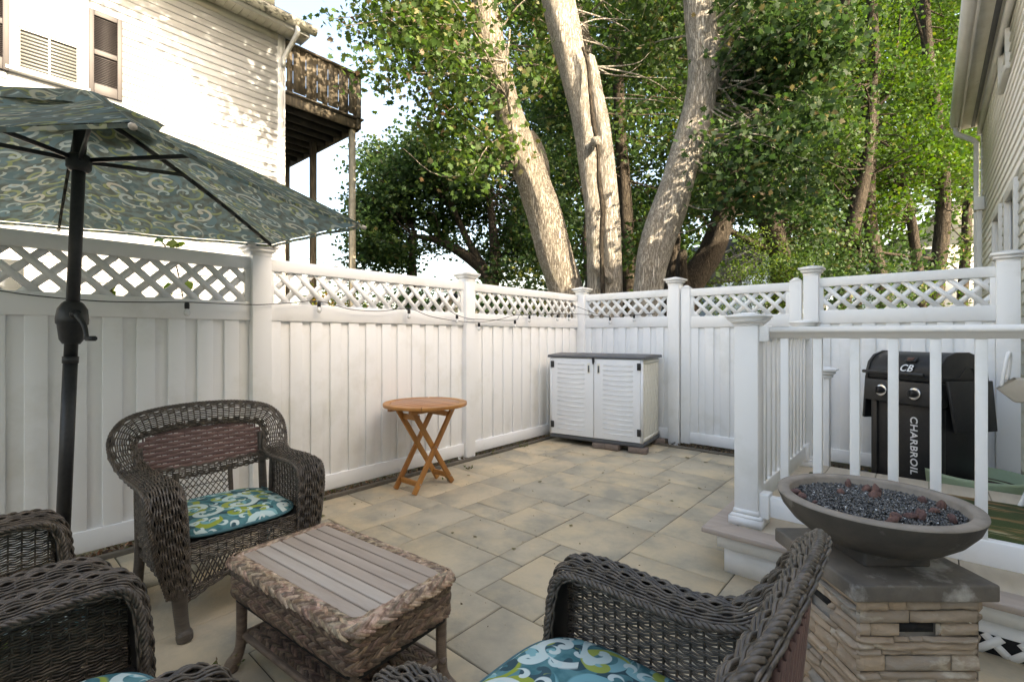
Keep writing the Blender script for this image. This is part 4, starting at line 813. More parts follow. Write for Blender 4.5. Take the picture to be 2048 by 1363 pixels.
def make_chair(label, loc, rz, grp):
    t = thing('wicker_armchair', label, 'armchair', loc, rz, grp)
    side = [(.262, .285, .185, 0, 1, 0, .036), (.283, .287, .33, 0, 1, 0, .052), (.296, .282, .47, 0, 1, .05, .060), (.302, .270, .556, 0, .95, .3, .062), (.304, .235, .606, 0, .55, .85, .063), (.304, .15, .618, 0, .08, 1, .062),
            (.304, .02, .614, 0, 0, 1, .060), (.307, -.10, .613, 0, .06, 1, .058), (.322, -.20, .632, -.12, .42, .9, .056), (.344, -.262, .690, -.3, .8, .5, .055), (.340, -.300, .755, -.28, .92, .28, .055),
            (.290, -.330, .803, -.12, .95, .28, .055), (.160, -.348, .828, -.03, .95, .28, .055), (0, -.353, .835, 0, .95, .28, .055)]
    rows = side+[(-a[0], a[1], a[2], -a[3], a[4], a[5], a[6]) for a in side[-2::-1]]
    # N.B. travelling from one foot over the back to the other keeps 'across' on one side
    mb = MB(); weave_ribbon(mb, rows, seed=3); mb.build('arm_and_back_border', M['wicker'], t, smooth=True, kind='stuff')
    mb = MB(); p = cat(rows, 10); C, T, Nn, B, hw = frames(p)
    for s in (-1, 1): rope(mb, C+B*(s*(hw+.001))[:, None]-Nn*.006, Nn, rad=.0052, off=.0050, period=.046)
    mb.build('braided_edge', M['wicker'], t, smooth=True, kind='stuff')
    for sg in (1, -1):
        mb = MB(); rr = np.array([(sg*a[0], *a[1:3], sg*a[3], *a[4:]) for a in side[:9]]); q = cat(rr, 6); C, T, Nn, B, hw = frames(q); k = len(q)
        v = np.concatenate([C+B*(hw*.93)[:, None]-Nn*.012, C-B*(hw*.93)[:, None]-Nn*.012]); mb.add(v, q=[[i, i+1, k+i+1, k+i] for i in range(k-1)])
        mb.build('arm_gap_shade', M['wicker_dark'], t)  # dark sheet under the strands stands in for shade in the gaps
    # arm side panels
    for sg in (1, -1):
        mb = MB(); weave_panel(mb, lambda u, v: (sg*(.300+.012*math.sin(math.pi*v)), -.205+.465*u, .27+.345*v), .465, .345, nrm=(sg, 0, 0)); mb.build('arm_side', M['wicker'], t, smooth=True, kind='stuff')
        mb = MB(); wrapped(mb, [(sg*.302, -.215, .24), (sg*.304, -.212, .45), (sg*.307, -.205, .62)], [.014]*3); mb.build('arm_post', M['wicker_wrap'], t, smooth=True)
        mb = MB(); wrapped(mb, [(sg*.262, .280, .215), (sg*.258, .281, .13), (sg*.252, .288, .05), (sg*.248, .296, .025), (sg*.246, .300, .002)], [.030, .026, .025, .030, .028]); mb.build('leg', M['wicker_wrap'], t, smooth=True)
        mb = MB(); wrapped(mb, [(sg*.285, -.31, .70), (sg*.285, -.285, .45), (sg*.285, -.262, .25), (sg*.290, -.275, .10), (sg*.296, -.305, .03), (sg*.298, -.315, .002)], [.018, .021, .022, .022, .028, .026]); mb.build('leg', M['wicker_wrap'], t, smooth=True)
    # front apron: band, open lattice, arched lower band
    mb = MB(); weave_panel(mb, lambda u, v: (-.235+.47*u, .272, .295+.085*v), .47, .085, nrm=(0, 1, 0)); 
    arch = lambda u: .135+.075*math.sin(math.pi*u)
    weave_panel(mb, lambda u, v: (-.238+.476*u, .272, arch(u)+(.205-.0*u-arch(u)+.03)*v if False else arch(u)+v*(.055-.028*math.sin(math.pi*u))), .476, .045, nrm=(0, 1, 0))
    for i in range(26):
        for sgn in (1, -1):
            u = i/25; x = -.235+.47*u; zb = arch(u)+.03; x2 = min(.24, max(-.24, x+sgn*(.30-zb)*.45)); mb.tube([(x, .272+sgn*.003, zb), ((x+x2)/2, .272+sgn*.004, (zb+.298)/2), (x2, .272+sgn*.003, .298)], .0031, n=4, cap=False)
    mb.build('front_apron', M['wicker'], t, smooth=True, kind='stuff')
    for sg in (1, -1):
        mb = MB(); weave_panel(mb, lambda u, v: (sg*.288, -.25+.50*u, .20+.07*v), .5, .07, nrm=(sg, 0, 0)); mb.build('side_apron', M['wicker'], t, smooth=True, kind='stuff')
    mb = MB(); mb.b2((-.285, -.285, .352), (.285, .27, .376)); mb.build('seat', M['wicker_dark'], t, bevel=.008)
    # lower back rail, lattice under it
    mb = MB(); lr = [(.300, -.225, .585, 0, 1, .1, .026), (.22, -.300, .555, 0, 1, .1, .028), (.10, -.322, .542, 0, 1, .1, .028), (0, -.327, .538, 0, 1, .1, .028)]; lr = lr+[(-a[0],)+a[1:] for a in lr[-2::-1]]
    weave_ribbon(mb, lr, strands=11, crown=.014, seed=5, sweep=95); mb.build('lower_back_rail', M['wicker'], t, smooth=True, kind='stuff')
    for sg in (1, -1): mb = MB(); wrapped(mb, [(sg*.125, -.318, .545), (sg*.125, -.295, .37)], [.012, .012]); mb.build('back_post', M['wicker_wrap'], t, smooth=True)
    mb = MB()
    for i in range(-9, 10):
        for sg in (1, -1):
            pts = []
            for k in range(9):
                v = k/8; x = i*.0265+sg*(v-.5)*.13; pts.append((x, -.296-.022*v+sg*.002, .378+.165*v))
            pts = [q for q in pts if abs(q[0]) < .125]
            if len(pts) > 1: mb.tube(pts, .0026, n=4, cap=False)
    mb.tube([(-.12, -.305, .465), (.12, -.305, .465)], .003, n=4); mb.build('back_lattice', M['wicker'], t, smooth=True, kind='stuff')
    # backrest of flat bands woven in brick bond
    bk = bpy.data.objects.new('backrest', None); COL.objects.link(bk); bk.parent = t
    def ztop(x): return .795-.055*(abs(x)/.28)**3.2-.012*(x/.28)**2
    rows_ = 11; z0_ = .562
    for j in range(rows_):
        zc = z0_+(j+.5)*.0205
        xs = [x for x in np.linspace(-.305, .305, 60) if zc+.004 < ztop(x)]
        if len(xs) < 6: continue
        mb = MB(); V = []
        for x in np.linspace(xs[0], xs[-1], 46):
            ph = math.sin((x/.052)*math.pi+(j % 2)*math.pi); y = -.312-.028*(1-(x/.3)**2)-.12*(zc-.62)+.0042*ph
            h = .0100
            V += [(x, y, zc-h), (x, y+.0024, zc-h*.55), (x, y+.0024, zc+h*.55), (x, y, zc+h)]
        k = 46; mb.add(V, q=[[4*i+c, 4*i+4+c, 4*i+5+c, 4*i+1+c] for i in range(k-1) for c in range(3)]); mb.build('band', M['wicker_band'], bk, smooth=True)
    mb = MB()
    for x in np.arange(-.286, .29, .026): mb.tube([(x, -.314-.028*(1-(x/.3)**2), z0_-.01), (x, -.316-.028*(1-(x/.3)**2)-.12*(ztop(x)-.62), ztop(x)+.01)], .004, n=4, cap=False, flat=1.6)
    mb.build('stakes', M['wicker_band'], bk, kind='stuff')
    return t
G_CH = 'matching dark wicker armchairs'
chD = make_chair('dark wicker armchair facing us from the left fence, brown woven back', (-2.60, .842, 0), R(-90), G_CH)
chC = dup(chD, None, (-.515, .822, 0), R(90), 'dark wicker armchair in the right foreground, seen from behind its back')
chA = dup(chD, None, (-2.035, -.025, 0), R(4), 'dark wicker armchair at the far left edge, beside the umbrella pole')
chB = dup(chD, None, (-1.30, .045, 0), R(3), 'dark wicker armchair filling the bottom left corner of the foreground')
def cushion(loc, rz, label):
    t = thing('seat_cushion', label, 'cushion', loc, rz, 'patterned chair cushions'); mb = MB(); nr, na = 14, 56; V = [(0, 0, .062)]; sx, sy = .258, .262
    for i in range(1, nr+1):
        r = i/nr
        for k in range(na):
            a = 2*math.pi*k/na; c, s = math.cos(a), math.sin(a); e = 2/3.6; x = sx*r*math.copysign(abs(c)**e, c); y = sy*r*math.copysign(abs(s)**e, s)
            z = .026+.036*max(0, 1-r**4)**.6+.004*noise.noise(Vector((x*9, y*9, loc[0])))*(1-r**6); V.append((x, y, z))
    for i in range(nr, 0, -1):
        r = i/nr
        for k in range(na):
            a = 2*math.pi*k/na; c, s = math.cos(a), math.sin(a); e = 2/3.6; V.append((sx*r*.985*math.copysign(abs(c)**e, c), sy*r*.985*math.copysign(abs(s)**e, s), .012-.012*(1-r**6)))
    q = [[1+i*na+k, 1+i*na+(k+1) % na, 1+(i+1)*na+(k+1) % na, 1+(i+1)*na+k] for i in range(2*nr-1) for k in range(na)]
    mb.add(V, q=[f[::-1] for f in q], t=[[0, 1+k, 1+(k+1) % na] for k in range(na)]); o = mb.build('cover', M['cushion'], t, smooth=True); uv_print(o, lambda c: c[:, :2]+np.array([loc[0], loc[1]]))
    mb = MB(); P = []
    for k in range(na+1):
        a = 2*math.pi*k/na; c, s = math.cos(a), math.sin(a); e = 2/3.6; P.append(((sx+.002)*math.copysign(abs(c)**e, c), (sy+.002)*math.copysign(abs(s)**e, s), .020))
    mb.tube(P, .0075, n=6, cap=False); mb.build('piping', M['teal_piping'], t, smooth=True); return t
ctr = Matrix.Rotation(R(-90), 3, 'Z')
cu = cushion((-2.60+.012, .842, .378), R(-90), 'teal scroll-print cushion on the armchair by the fence')
mb = MB()
for dx, sw in ((0, .0), (.012, .02)): mb.tube(cat([(-.262, -.255, .02), (-.318, -.262, -.02), (-.325+dx, -.275-sw, -.14), (-.318+dx, -.262-sw, -.24), (-.29, -.262+sw, -.27), (-.30, -.268, -.17)], 6), .0045, n=4, flat=1.5)
mb.build('tie', M['teal_piping'], cu, smooth=True)
cushion((-.515-.035, .868, .390), R(90), 'teal scroll-print cushion on the right foreground armchair')
cushion((-2.035, -.015, .378), R(4), 'teal cushion on the far left armchair, only its edge showing')
cushion((-1.30, .055, .378), R(3), 'teal cushion on the bottom left armchair, only its edge showing')

# ------------------------------------------------------------------ coffee table
ct = thing('coffee_table', 'tan woven coffee table with grey slatted wooden top and low shelf', 'table', (-1.606, .885, 0), R(4.7))
LX, LY, ZT_ = .785/2, .44/2, .430
def braid(mb, path, nrm, w=.042, pitch=.0185, thick=.0075, rg_=None, hw=.0060, ln=.062, loop=True):
    """flat braid: slim twisted blades laid in a herringbone, each tucked under the next (K stations x 5 points a blade)"""
    p = resample(np.c_[path, nrm], pitch); C = p[:, :3]; T = unit(np.gradient(C, axis=0)); Nn = unit(p[:, 3:6]); B = np.cross(T, Nn); k = len(p); K = 6; sidx = np.arange(k)*1.0
    def ip(A, q): return np.array([np.interp(q, sidx, A[:, c]) for c in range(3)])
    for i in range(k):
        for sg in (1, -1):
            j = rg_.normal(size=5); b0 = i+.5*(sg > 0)+.08*j[0]; l = ln/pitch*(1+.12*j[1]); w_ = w*(1+.08*j[4]); V = []
            for a in range(K):
                u = a/(K-1); lat = sg*w_*(-.20+.74*u**.85); q_ = b0+l*(u-.5); q_ = q_ % (k-1) if loop else min(k-1, max(0, q_)); cb, bb, nb = ip(C, q_), unit(ip(B, q_)), unit(ip(Nn, q_)); cpt = cb+bb*lat+nb*(thick*math.sin(math.pi*(.05+.95*u)**.75)*1.0-.003+.0010*j[2]); wd = hw*(.35+.65*math.sin(math.pi*(.10+.84*u))**.8)
                dr = unit(ip(T, q_)+bb*sg*.75); sd = np.cross(nb, dr); tw = .35*math.sin(3*u+j[3])
                V += [cpt-sd*wd-nb*(.0022-.003*tw), cpt-sd*wd*.45+nb*.0012, cpt+nb*.0002, cpt+sd*wd*.45+nb*.0012, cpt+sd*wd-nb*(.0022+.003*tw)]
            mb.add(V, q=[[5*a+c, 5*a+5+c, 5*a+6+c, 5*a+1+c] for a in range(K-1) for c in range(4)])
def rrect(lx, ly, r, z, n=7):
    P, Nn = [], []
    for cx, cy, a0 in ((lx-r, ly-r, 0), (-lx+r, ly-r, 90), (-lx+r, -ly+r, 180), (lx-r, -ly+r, 270)):
        for i in range(n): a = R(a0+90*i/(n-1)); P.append((cx+r*math.cos(a), cy+r*math.sin(a), z)); Nn.append((math.cos(a), math.sin(a), 0))
    P.append(P[0]); Nn.append(Nn[0]); return np.array(P), np.array(Nn)
rgb_ = np.random.default_rng(9)
mb = MB()
for inset, z, tilt, w_ in ((.030, ZT_+.001, .90, .036), (.004, ZT_-.010, .45, .036)):
    P, Nn = rrect(LX-inset, LY-inset, .045-inset*.4, z); Nn = unit(Nn*(1-tilt)+np.array([0, 0, tilt])); braid(mb, P, Nn, w=w_, rg_=rgb_)
set_tone(mb.build('braided_rim', M['seagrass'], ct, smooth=True, kind='stuff'), 30, .45, 1.25, 4)
mb = MB()
for k in range(3):
    P, Nn = rrect(LX-.012, LY-.012, .04, ZT_-.046-.037*k); braid(mb, P, Nn, w=.040, rg_=rgb_)
set_tone(mb.build('woven_skirt', M['seagrass_dark'], ct, smooth=True, kind='stuff'), 30, .45, 1.3, 5)
mb = MB(); P, Nn = rrect(LX-.022, LY-.022, .04, 0); k = len(P); v = np.r_[P+[0, 0, ZT_-.16], P+[0, 0, ZT_-.005]]; mb.add(v, q=[[i, i+1, k+i+1, k+i] for i in range(k-1)]); mb.b2((-LX+.05, -LY+.05, ZT_-.028), (LX-.05, LY-.05, ZT_-.016)); mb.build('skirt_gap_shade', M['wicker_dark'], ct)  # dark backing gives the gaps between braids and planks their shade
PW = (2*LY-.090)/7
for i in range(7):
    mb = MB(); y = -LY+.045+PW*(i+.5); mb.box((0, y, ZT_-.006), (2*LX-.086, PW-.006, .018)); mb.build('plank', M['plank'], ct, bevel=.0022)
for sx in (1, -1):
    for sy in (1, -1):
        mb = MB(); wrapped(mb, [(sx*(LX-.045), sy*(LY-.045), .36), (sx*(LX-.045), sy*(LY-.045), .14), (sx*(LX-.038), sy*(LY-.038), .07), (sx*(LX-.022), sy*(LY-.022), .025), (sx*(LX-.016), sy*(LY-.016), .002)], [.019, .018, .019, .026, .024]); mb.build('leg', M['seagrass_leg'], ct, smooth=True)
sh = MB(); sh.b2((-LX+.06, -LY+.06, .128), (LX-.06, LY-.06, .134)); sh = sh.build('shelf', M['wicker_dark'], ct)
mb = MB()
for k in range(8):
    y = -LY+.075+(2*LY-.15)*k/7; braid(mb, np.array([(-LX+.06, y, .138), (LX-.06, y, .138)]), np.array([(0, 0, 1.), (0, 0, 1.)]), w=.044, rg_=rgb_, loop=False)
set_tone(mb.build('shelf_weave', M['seagrass_dark'], sh, smooth=True, kind='stuff'), 30, .45, 1.3, 6)
mb = MB(); P, Nn = rrect(LX-.05, LY-.05, .02, .134); wrapped(mb, P, [.0115]*len(P)); mb.build('shelf_rim', M['seagrass_leg'], sh, smooth=True)
mb = MB()
for sx in (1, -1): mb.tube([(sx*(LX-.045), -LY+.04, .10), (sx*(LX-.045), LY-.04, .10)], .009, n=8)
mb.build('shelf_bearer', M['seagrass_leg'], sh, smooth=True)

# ------------------------------------------------------------------ umbrella
UB = Vector((-2.88, .274, 0)); UT = Vector((-2.862, .345, 2.27)); 
um = thing('patio_umbrella', 'open patio umbrella with blue-green scroll canopy on a black pole', 'umbrella', UB)
def W(p): return Vector(p)-UB
ax = (UT-UB).normalized()
mb = MB(); mb.lathe([(.0, 0), (.295, 0), (.31, .02), (.305, .045), (.25, .058), (.09, .075), (.06, .085)], (0, 0, 0), 40, cap=False); mb.build('base', M['umb_base'], um, smooth=True)
mb = MB(); mb.tube([ax*.06, ax*.30], .036, n=18); mb.tube([ax*.285, ax*.31], .039, n=18); mb.build('base_sleeve', M['umb_black'], um, smooth=False, bevel=.002)
mb = MB(); mb.tube([ax*.28, ax*1.155], .0255, n=20); mb.tube([ax*1.13, ax*1.16], .0285, n=20); mb.build('lower_pole', M['umb_black'], um, smooth=False)
mb = MB(); mb.tube([ax*1.15, ax*2.27], .0240, n=20); mb.build('upper_pole', M['umb_black'], um, smooth=False)
ck = MB(); ck.tube([ax*1.215, ax*1.235, ax*1.30, ax*1.305, ax*1.325, ax*1.37, ax*1.395, ax*1.405], [.030, .042, .051, .056, .057, .052, .038, .027], n=20); ck = ck.build('crank_housing', M['umb_black'], um, smooth=True)
sideR = rd(.8, -.6).normalized(); kk = Vector(ax*1.345)
mb = MB(); mb.tube([kk+sideR*.03, kk+sideR*.072], .021, n=14); a0 = kk+sideR*.075; e0 = a0+rd(.062, -.02)-Vector((0, 0, .105)); mb.tube(cat([a0, a0+(e0-a0)*.45+rd(.012, 0), e0], 6), [.013, .013, .0125, .012, .0115, .011, .0105, .010, .0095, .009, .009, .009, .009], n=8); mb.tube([e0, e0+sideR*.045+rd(.02, 0)], .0115, n=8); mb.build('crank_handle', M['umb_black'], ck, smooth=True)
HUB = ax*2.03
hb = MB(); hb.tube([ax*1.985, ax*2.0, ax*2.05, ax*2.06], [.034, .045, .045, .036], n=18); hb.build('runner_hub', M['umb_black'], um, smooth=False)
APEX = W(UT)+Vector((0, 0, .03)); RT = 1.20
tipz = [1.93, 1.885, 1.832, 1.842, 1.72, 1.80]; tips = []
for k in range(6):
    a = R(-47+60*k); v = rd(math.sin(a)*RT, math.cos(a)*RT); tips.append(Vector((UT.x+v.x, UT.y+v.y, tipz[k]))-UB)
def canopy_pt(k, r, t):
    """r 0 apex..1 hem, t 0..1 from rib k to rib k+1"""
    A, Bt = tips[k], tips[(k+1) % 6]; e = A.lerp(Bt, t); mid = math.sin(math.pi*t)
    e = e.lerp(Vector((APEX.x, APEX.y, e.z)), .045*mid)                     # hem curves in between the ribs
    p = APEX.lerp(e, r); p.z += .030*math.sin(math.pi*r)*(1-.0)-.028*mid*math.sin(math.pi*min(1, r*1.05))   # rib bow, cloth sags between
    p.z -= .010*mid*r*r
    p.z += .010*noise.noise(Vector((p.x*5, p.y*5, k)))*r*mid
    return p
cp = bpy.data.objects.new('canopy', None); COL.objects.link(cp); cp.parent = um
for k in range(6):
    mb = MB(); mb.grid(lambda u, v: tuple(canopy_pt(k, .06+.94*v, u)), 22, 26)
    o = mb.build('canopy_panel', M['canopy'], cp, smooth=True); bis = (tips[k]+tips[(k+1) % 6])/2-APEX; bx = Vector((bis.x, bis.y, 0)).normalized(); by = Vector((-bx.y, bx.x, 0))
    uv_print(o, lambda c: np.stack([(c-np.array(APEX)) @ np.array(by)+3*k, (c-np.array(APEX)) @ np.array(bx)*1.08], 1))
    # hem band hanging a little
    mb = MB(); mb.grid(lambda u, v: tuple(canopy_pt(k, 1, u)+Vector((0, 0, -.003-.013*v))+(canopy_pt(k, 1, u)-APEX)*(.002+.004*v)), 22, 1); o = mb.build('hem', M['canopy'], cp, smooth=True); uv_print(o, lambda c: np.stack([(c-np.array(APEX)) @ np.array(by)+3*k, c[:, 2]], 1))
mb = MB()
for k in range(6): mb.grid(lambda u, v: tuple(APEX+(canopy_pt(k, .27, u)-APEX)*v+Vector((0, 0, .055-.02*v+.016*math.sin(u*math.pi*3)*v))), 10, 6)
o = mb.build('vent_top', M['canopy'], cp, smooth=True); uv_print(o, lambda c: c[:, :2]+.4)
for k in range(6):
    mb = MB(); P = [APEX.lerp(tips[k], r)+Vector((0, 0, .030*math.sin(math.pi*r)-.014)) for r in np.linspace(.03, .985, 12)]
    for a, b in zip(P[:-1], P[1:]): mb.beam(a, b, .012, .020)
    rb = mb.build('rib', M['umb_black'], um)
    m_ = APEX.lerp(tips[k], .42)+Vector((0, 0, .012)); dirn = Vector((m_.x-HUB.x, m_.y-HUB.y, 0)).normalized(); mb = MB(); mb.beam(HUB+dirn*.04+Vector((0, 0, .01)), m_, .012, .018); mb.build('strut', M['umb_black'], rb)
    mb = MB(); mb.tube([tips[k]+Vector((0, 0, -.012)), tips[k]+(tips[k]-APEX).normalized()*.022+Vector((0, 0, -.012))], .010, n=8); mb.build('rib_tip', M['beige_plastic'], rb)
# ------------------------------------------------------------------ round folding table
rt = thing('folding_table', 'round folding wooden side table with crossed legs by the left fence', 'table', (-3.165, 2.53, 0), R(1.5))
zt = .700; RR = .345
def clip_circle(x0, x1, r, n=7):
    top = [(x, math.sqrt(max(0, r*r-x*x))) for x in np.linspace(x0, x1, n)]; return top+[(x, -y) for x, y in top[::-1]]
for i in range(8):
    x0 = -.283+.0708*i; mb = MB(); pts = clip_circle(x0+.0012, x0+.0708-.0012, .284); pts = [(y, x) for x, y in pts]; mb.prism(pts[::-1] if False else pts, zt-.022, zt-.0015, 'z'); mb.build('top_slat', M['wood_teak_x'], rt, bevel=.0015, seg=1)
for k in range(4):
    mb = MB(); a = np.linspace(R(45+90*k)+.004, R(135+90*k)-.004, 16); pts = [(RR*math.cos(t), RR*math.sin(t)) for t in a]+[(.287*math.cos(t), .287*math.sin(t)) for t in a[::-1]]; mb.prism(pts, zt-.026, zt, 'z'); mb.build('top_rim', M['wood_teak'], rt, bevel=.004)
for x in (-.135, .135):
    mb = MB(); mb.b2((x-.018, -.27, zt-.062), (x+.018, .27, zt-.027)); mb.build('bearer', M['wood_teak'], rt, bevel=.003)
for x, w_ in ((-.118, 0), (.118, 0)):
    for sg, xo in ((1, .0), (-1, .024 if x < 0 else -.024)):
        mb = MB(); mb.beam((x+xo, -sg*.215, 0.006), (x+xo, sg*.205, zt-.05), .022, .042, up=(0, 0, 1)); mb.build('leg', M['wood_teak'], rt, bevel=.003)
for y, z in ((-.165, .075), (.165, .075), (-.155, zt-.105), (.155, zt-.105)):
    mb = MB(); mb.beam((-.105, y, z), (.105, y, z), .020, .042); mb.build('cross_rail', M['wood_teak'], rt, bevel=.003)
mb = MB()
for x, s in ((-.130, -1), (.130, 1)):
    for y, z in ((0, .345), (-.165, .075), (.165, .075), (-.175, zt-.075), (.175, zt-.075)): mb.lathe([(.006, 0), (.006, .003), (.001, .005)], (x, y, z), 8, rot=Matrix.Rotation(R(90*s), 3, 'Y'))
mb.build('bolt_heads', M['chrome'], rt, kind='stuff')

# ------------------------------------------------------------------ storage box
A = Vector((-3.38, 4.56, 0)); Bv = Vector((-2.282, 4.731, 0)); ang = math.atan2(Bv.y-A.y, Bv.x-A.x); WD = (Bv-A).length; DP = .64; Z0, Z1 = .062, 1.045
bx = thing('storage_box', 'white plastic garden storage box with grey lid and louvred doors in the corner', 'storage box', A, ang)
mb = MB(); mb.b2((.012, .012, Z0+.03), (WD-.012, DP, Z1-.045)); mb.build('body', M['shed_cream'], bx, bevel=.006)
mb = MB(); mb.b2((0, .0, Z0), (WD, DP+.01, Z0+.045)); mb.build('base_tray', M['shed_grey'], bx, bevel=.008)
mb = MB(); mb.prism([(-.02, Z1-.043), (-.022, Z1-.028), (-.012, Z1-.014), (DP*.5, Z1+.004), (DP+.02, Z1-.012), (DP+.03, Z1-.043)], -.022, WD+.022, 'x'); mb.build('lid', M['shed_grey'], bx, bevel=.006)
for s in (0, 1):
    xa, xb = (.028, WD/2-.004) if s == 0 else (WD/2+.004, WD-.028); d = MB(); d.b2((xa, -.010, Z0+.05), (xb, .0115, Z1-.05)); d = d.build('door', M['shed_white'], bx, bevel=.004)
    inn = .075; n = 15
    xl, xr = (xa+inn, xb-.105) if s == 0 else (xa+.105, xb-inn)
    for i in range(n):
        z = Z0+.11+i*.0535; mb = MB(); mb.prism([(-.0098, z), (-.0150, z+.001), (-.0150, z+.006), (-.0098, z+.016)], xl, xr, 'x'); mb.build('louver', M['shed_white'], d)
    for zz in (Z0+.12, Z1-.16): 
        mb = MB(); hx = xa+.012 if s == 0 else xb-.012; mb.b2((hx-.020, -.022, zz), (hx+.020, -.008, zz+.075)); mb.build('hinge', M['black_plastic'], d, bevel=.003)
    mb = MB(); hx = xb-.055 if s == 0 else xa+.055; mb.b2((hx-.017, -.014, Z1-.215), (hx+.017, -.0095, Z1-.10)); mb.build('handle_plate', M['shed_cream'], d, bevel=.003)
    mb = MB(); mb.b2((hx-.009, -.0155, Z1-.20), (hx+.009, -.0135, Z1-.125)); mb.build('handle_slot', M['shed_grey'], d)
mb = MB(); mb.b2((WD/2-.012, -.030, Z1-.085), (WD/2+.012, -.012, Z1-.03)); mb.lathe([(.004, -.09), (.010, -.08), (.010, -.05), (.004, -.045)], (WD/2, -.026, Z1-.02), 8); mb.build('padlock', M['grill'], bx)
# diamond relief on the side
mb = MB(); ya, yb, za, zb = .03, DP-.03, Z0+.09, Z1-.10
for sg in (1, -1):
    c = -1.2
    while c < 1.6:
        pts = []
        for k in range(41):
            z = za+(zb-za)*k/40; y = ya+c+sg*(z-za)*.42
            if ya <= y <= yb: pts.append((WD-.0115, y, z))
        if len(pts) > 1: mb.tube([pts[0], pts[-1]], .0045, n=4, cap=False)
        c += .105
for y0_, y1, z0_, z1_ in ((.015, DP, Z0+.05, Z0+.085), (.015, DP, Z1-.095, Z1-.06)): mb.b2((WD-.0125, y0_, z0_), (WD-.004, y1, z1_))
mb.build('side_relief', M['shed_cream'], bx)
mb = MB(); mb.b2((.002, -.004, Z0+.046), (.026, .02, Z1-.046)); mb.build('corner_stile', M['shed_white'], bx); mb = MB(); mb.b2((WD-.026, -.004, Z0+.046), (WD-.002, .02, Z1-.046)); mb.build('corner_stile', M['shed_white'], bx)
Mx = Matrix.Rotation(ang, 3, 'Z')
for i, (lx, ly, wx, lab) in enumerate(((WD-.06, .03, .20, 'grey block under the front right corner of the storage box'), (WD-.34, .02, .16, 'grey block under the front middle of the storage box'), (WD-.50, .02, .14, 'grey block left of the middle one under the storage box'), (WD+.0, DP-.06, .15, 'reddish block under the rear right corner of the storage box'))):
    mb = MB(); mb.b2((-wx/2, -.05, 0), (wx/2, .05, .058)); p = A+Mx @ Vector((lx, ly, 0)); o = mb.build('brick', M['brick'], None, bevel=.006, loc=(p.x, p.y, .003)); o.rotation_euler = (0, 0, ang+R((4, -6, 10, 20)[i])); tag(o, lab, 'brick', 'blocks under the storage box')

# ------------------------------------------------------------------ deck with railing
dk = thing('deck', 'low deck with beige boards, white fascia and white railing at right', 'deck', (-.10, 3.5, 0))
def K(mb, nm, mat, par=dk, **k):
    o = mb.build(nm, mat, par, **k); o.location = -dk.location if par is dk else Vector((0, 0, 0)); return o
ZD, XD, YD, YD2 = .240, -.82, 2.66, 4.40
m = MB(); m.b2((XD+.02, YD+.02, .0), (2.30, YD2-.02, ZD-.03)); K(m, 'frame', M['black_gap'])
m = MB(); m.b2((XD, YD, .0), (2.298, YD+.018, ZD-.105)); K(m, 'fascia', M['vinyl']); m = MB(); m.b2((XD-.028, YD-.028, ZD-.105), (2.298, YD+.0, ZD-.027)); K(m, 'fascia_trim', M['vinyl'])
m = MB(); m.b2((XD, YD+.019, .0), (XD+.018, YD2, ZD-.105)); K(m, 'fascia', M['vinyl']); m = MB(); m.b2((XD-.028, YD+.001, ZD-.105), (XD+.0, YD2, ZD-.027)); K(m, 'fascia_trim', M['vinyl'])
e = .14
m = MB(); m.prism([(XD-.09, YD-.09), (2.298, YD-.09), (2.298, YD+e-.09), (XD+e-.09, YD+e-.09)], ZD-.027, ZD, 'z'); K(m, 'nosing', M['deck_nose'], bevel=.004)
m = MB(); m.prism([(XD-.09, YD-.087), (XD+e-.09, YD+e-.087), (XD+e-.09, YD2+.02), (XD-.09, YD2+.02)], ZD-.0275, ZD-.0005, 'z'); K(m, 'nosing', M['deck_nose'], bevel=.004)
x = XD+e-.086
while x < 2.29:
    x1 = min(x+.29, 2.298); m = MB(); m.b2((x, YD+e-.086, ZD-.027), (x1-.004, YD2-.29, ZD-.002)); K(m, 'deck_board', M['deck_board'], bevel=.002); m = MB(); m.b2((x-.1 if x > XD+.2 else x, YD2-.286, ZD-.027), (min(x1-.104, 2.298) if x1 < 2.298 else 2.298, YD2+.02, ZD-.001)); K(m, 'border_board', M['deck_board'], bevel=.002); x = x1
# lattice near the foot of the fascia, right end, over a black sheet for shade
m = MB(); m.b2((.12, YD-.004, .0), (.80, YD-.001, .075)); ls = K(m, 'vent_shade_sheet', M['black_gap'])
for i in range(7):
    for sg in (1, -1): m = MB(); xx = .14+.10*i; m.beam((xx, YD-.008-.004*(sg > 0), .0), (xx+sg*.075, YD-.008-.004*(sg > 0), .075), .028, .004, up=(0, 1, 0)); K(m, 'vent_strip', M['vinyl'], ls)
def newel(x, y, top, par=dk, w_=.118):
    m = MB(); m.box((x, y, (ZD+top)/2), (w_, w_, top-ZD)); p = K(m, 'newel_post', M['vinyl'], par, bevel=.005)
    m = MB()
    for a, b_, z0_, z1_ in ((.082, .082, ZD, ZD+.045), (.082, .066, ZD+.045, ZD+.060), (.066, .061, ZD+.060, ZD+.085)): m.box((x, y, (z0_+z1_)/2), (2*a, 2*a, z1_-z0_), taper=(b_/a, b_/a))
    K(m, 'base_trim', M['vinyl'], p)
    m = MB()
    for a, b_, z0_, z1_ in ((.061, .062, top-.01, top), (.064, .088, top, top+.024), (.088, .090, top+.024, top+.034), (.096, .096, top+.034, top+.046), (.096, .02, top+.046, top+.062)): m.box((x, y, (z0_+z1_)/2), (2*a, 2*a, z1_-z0_), taper=(b_/a, b_/a))
    K(m, 'post_cap', M['vinyl'], p); return p
PX, PY = -.735, 2.80
newel(PX, PY, 1.315); newel(PX, 4.36, 1.315)
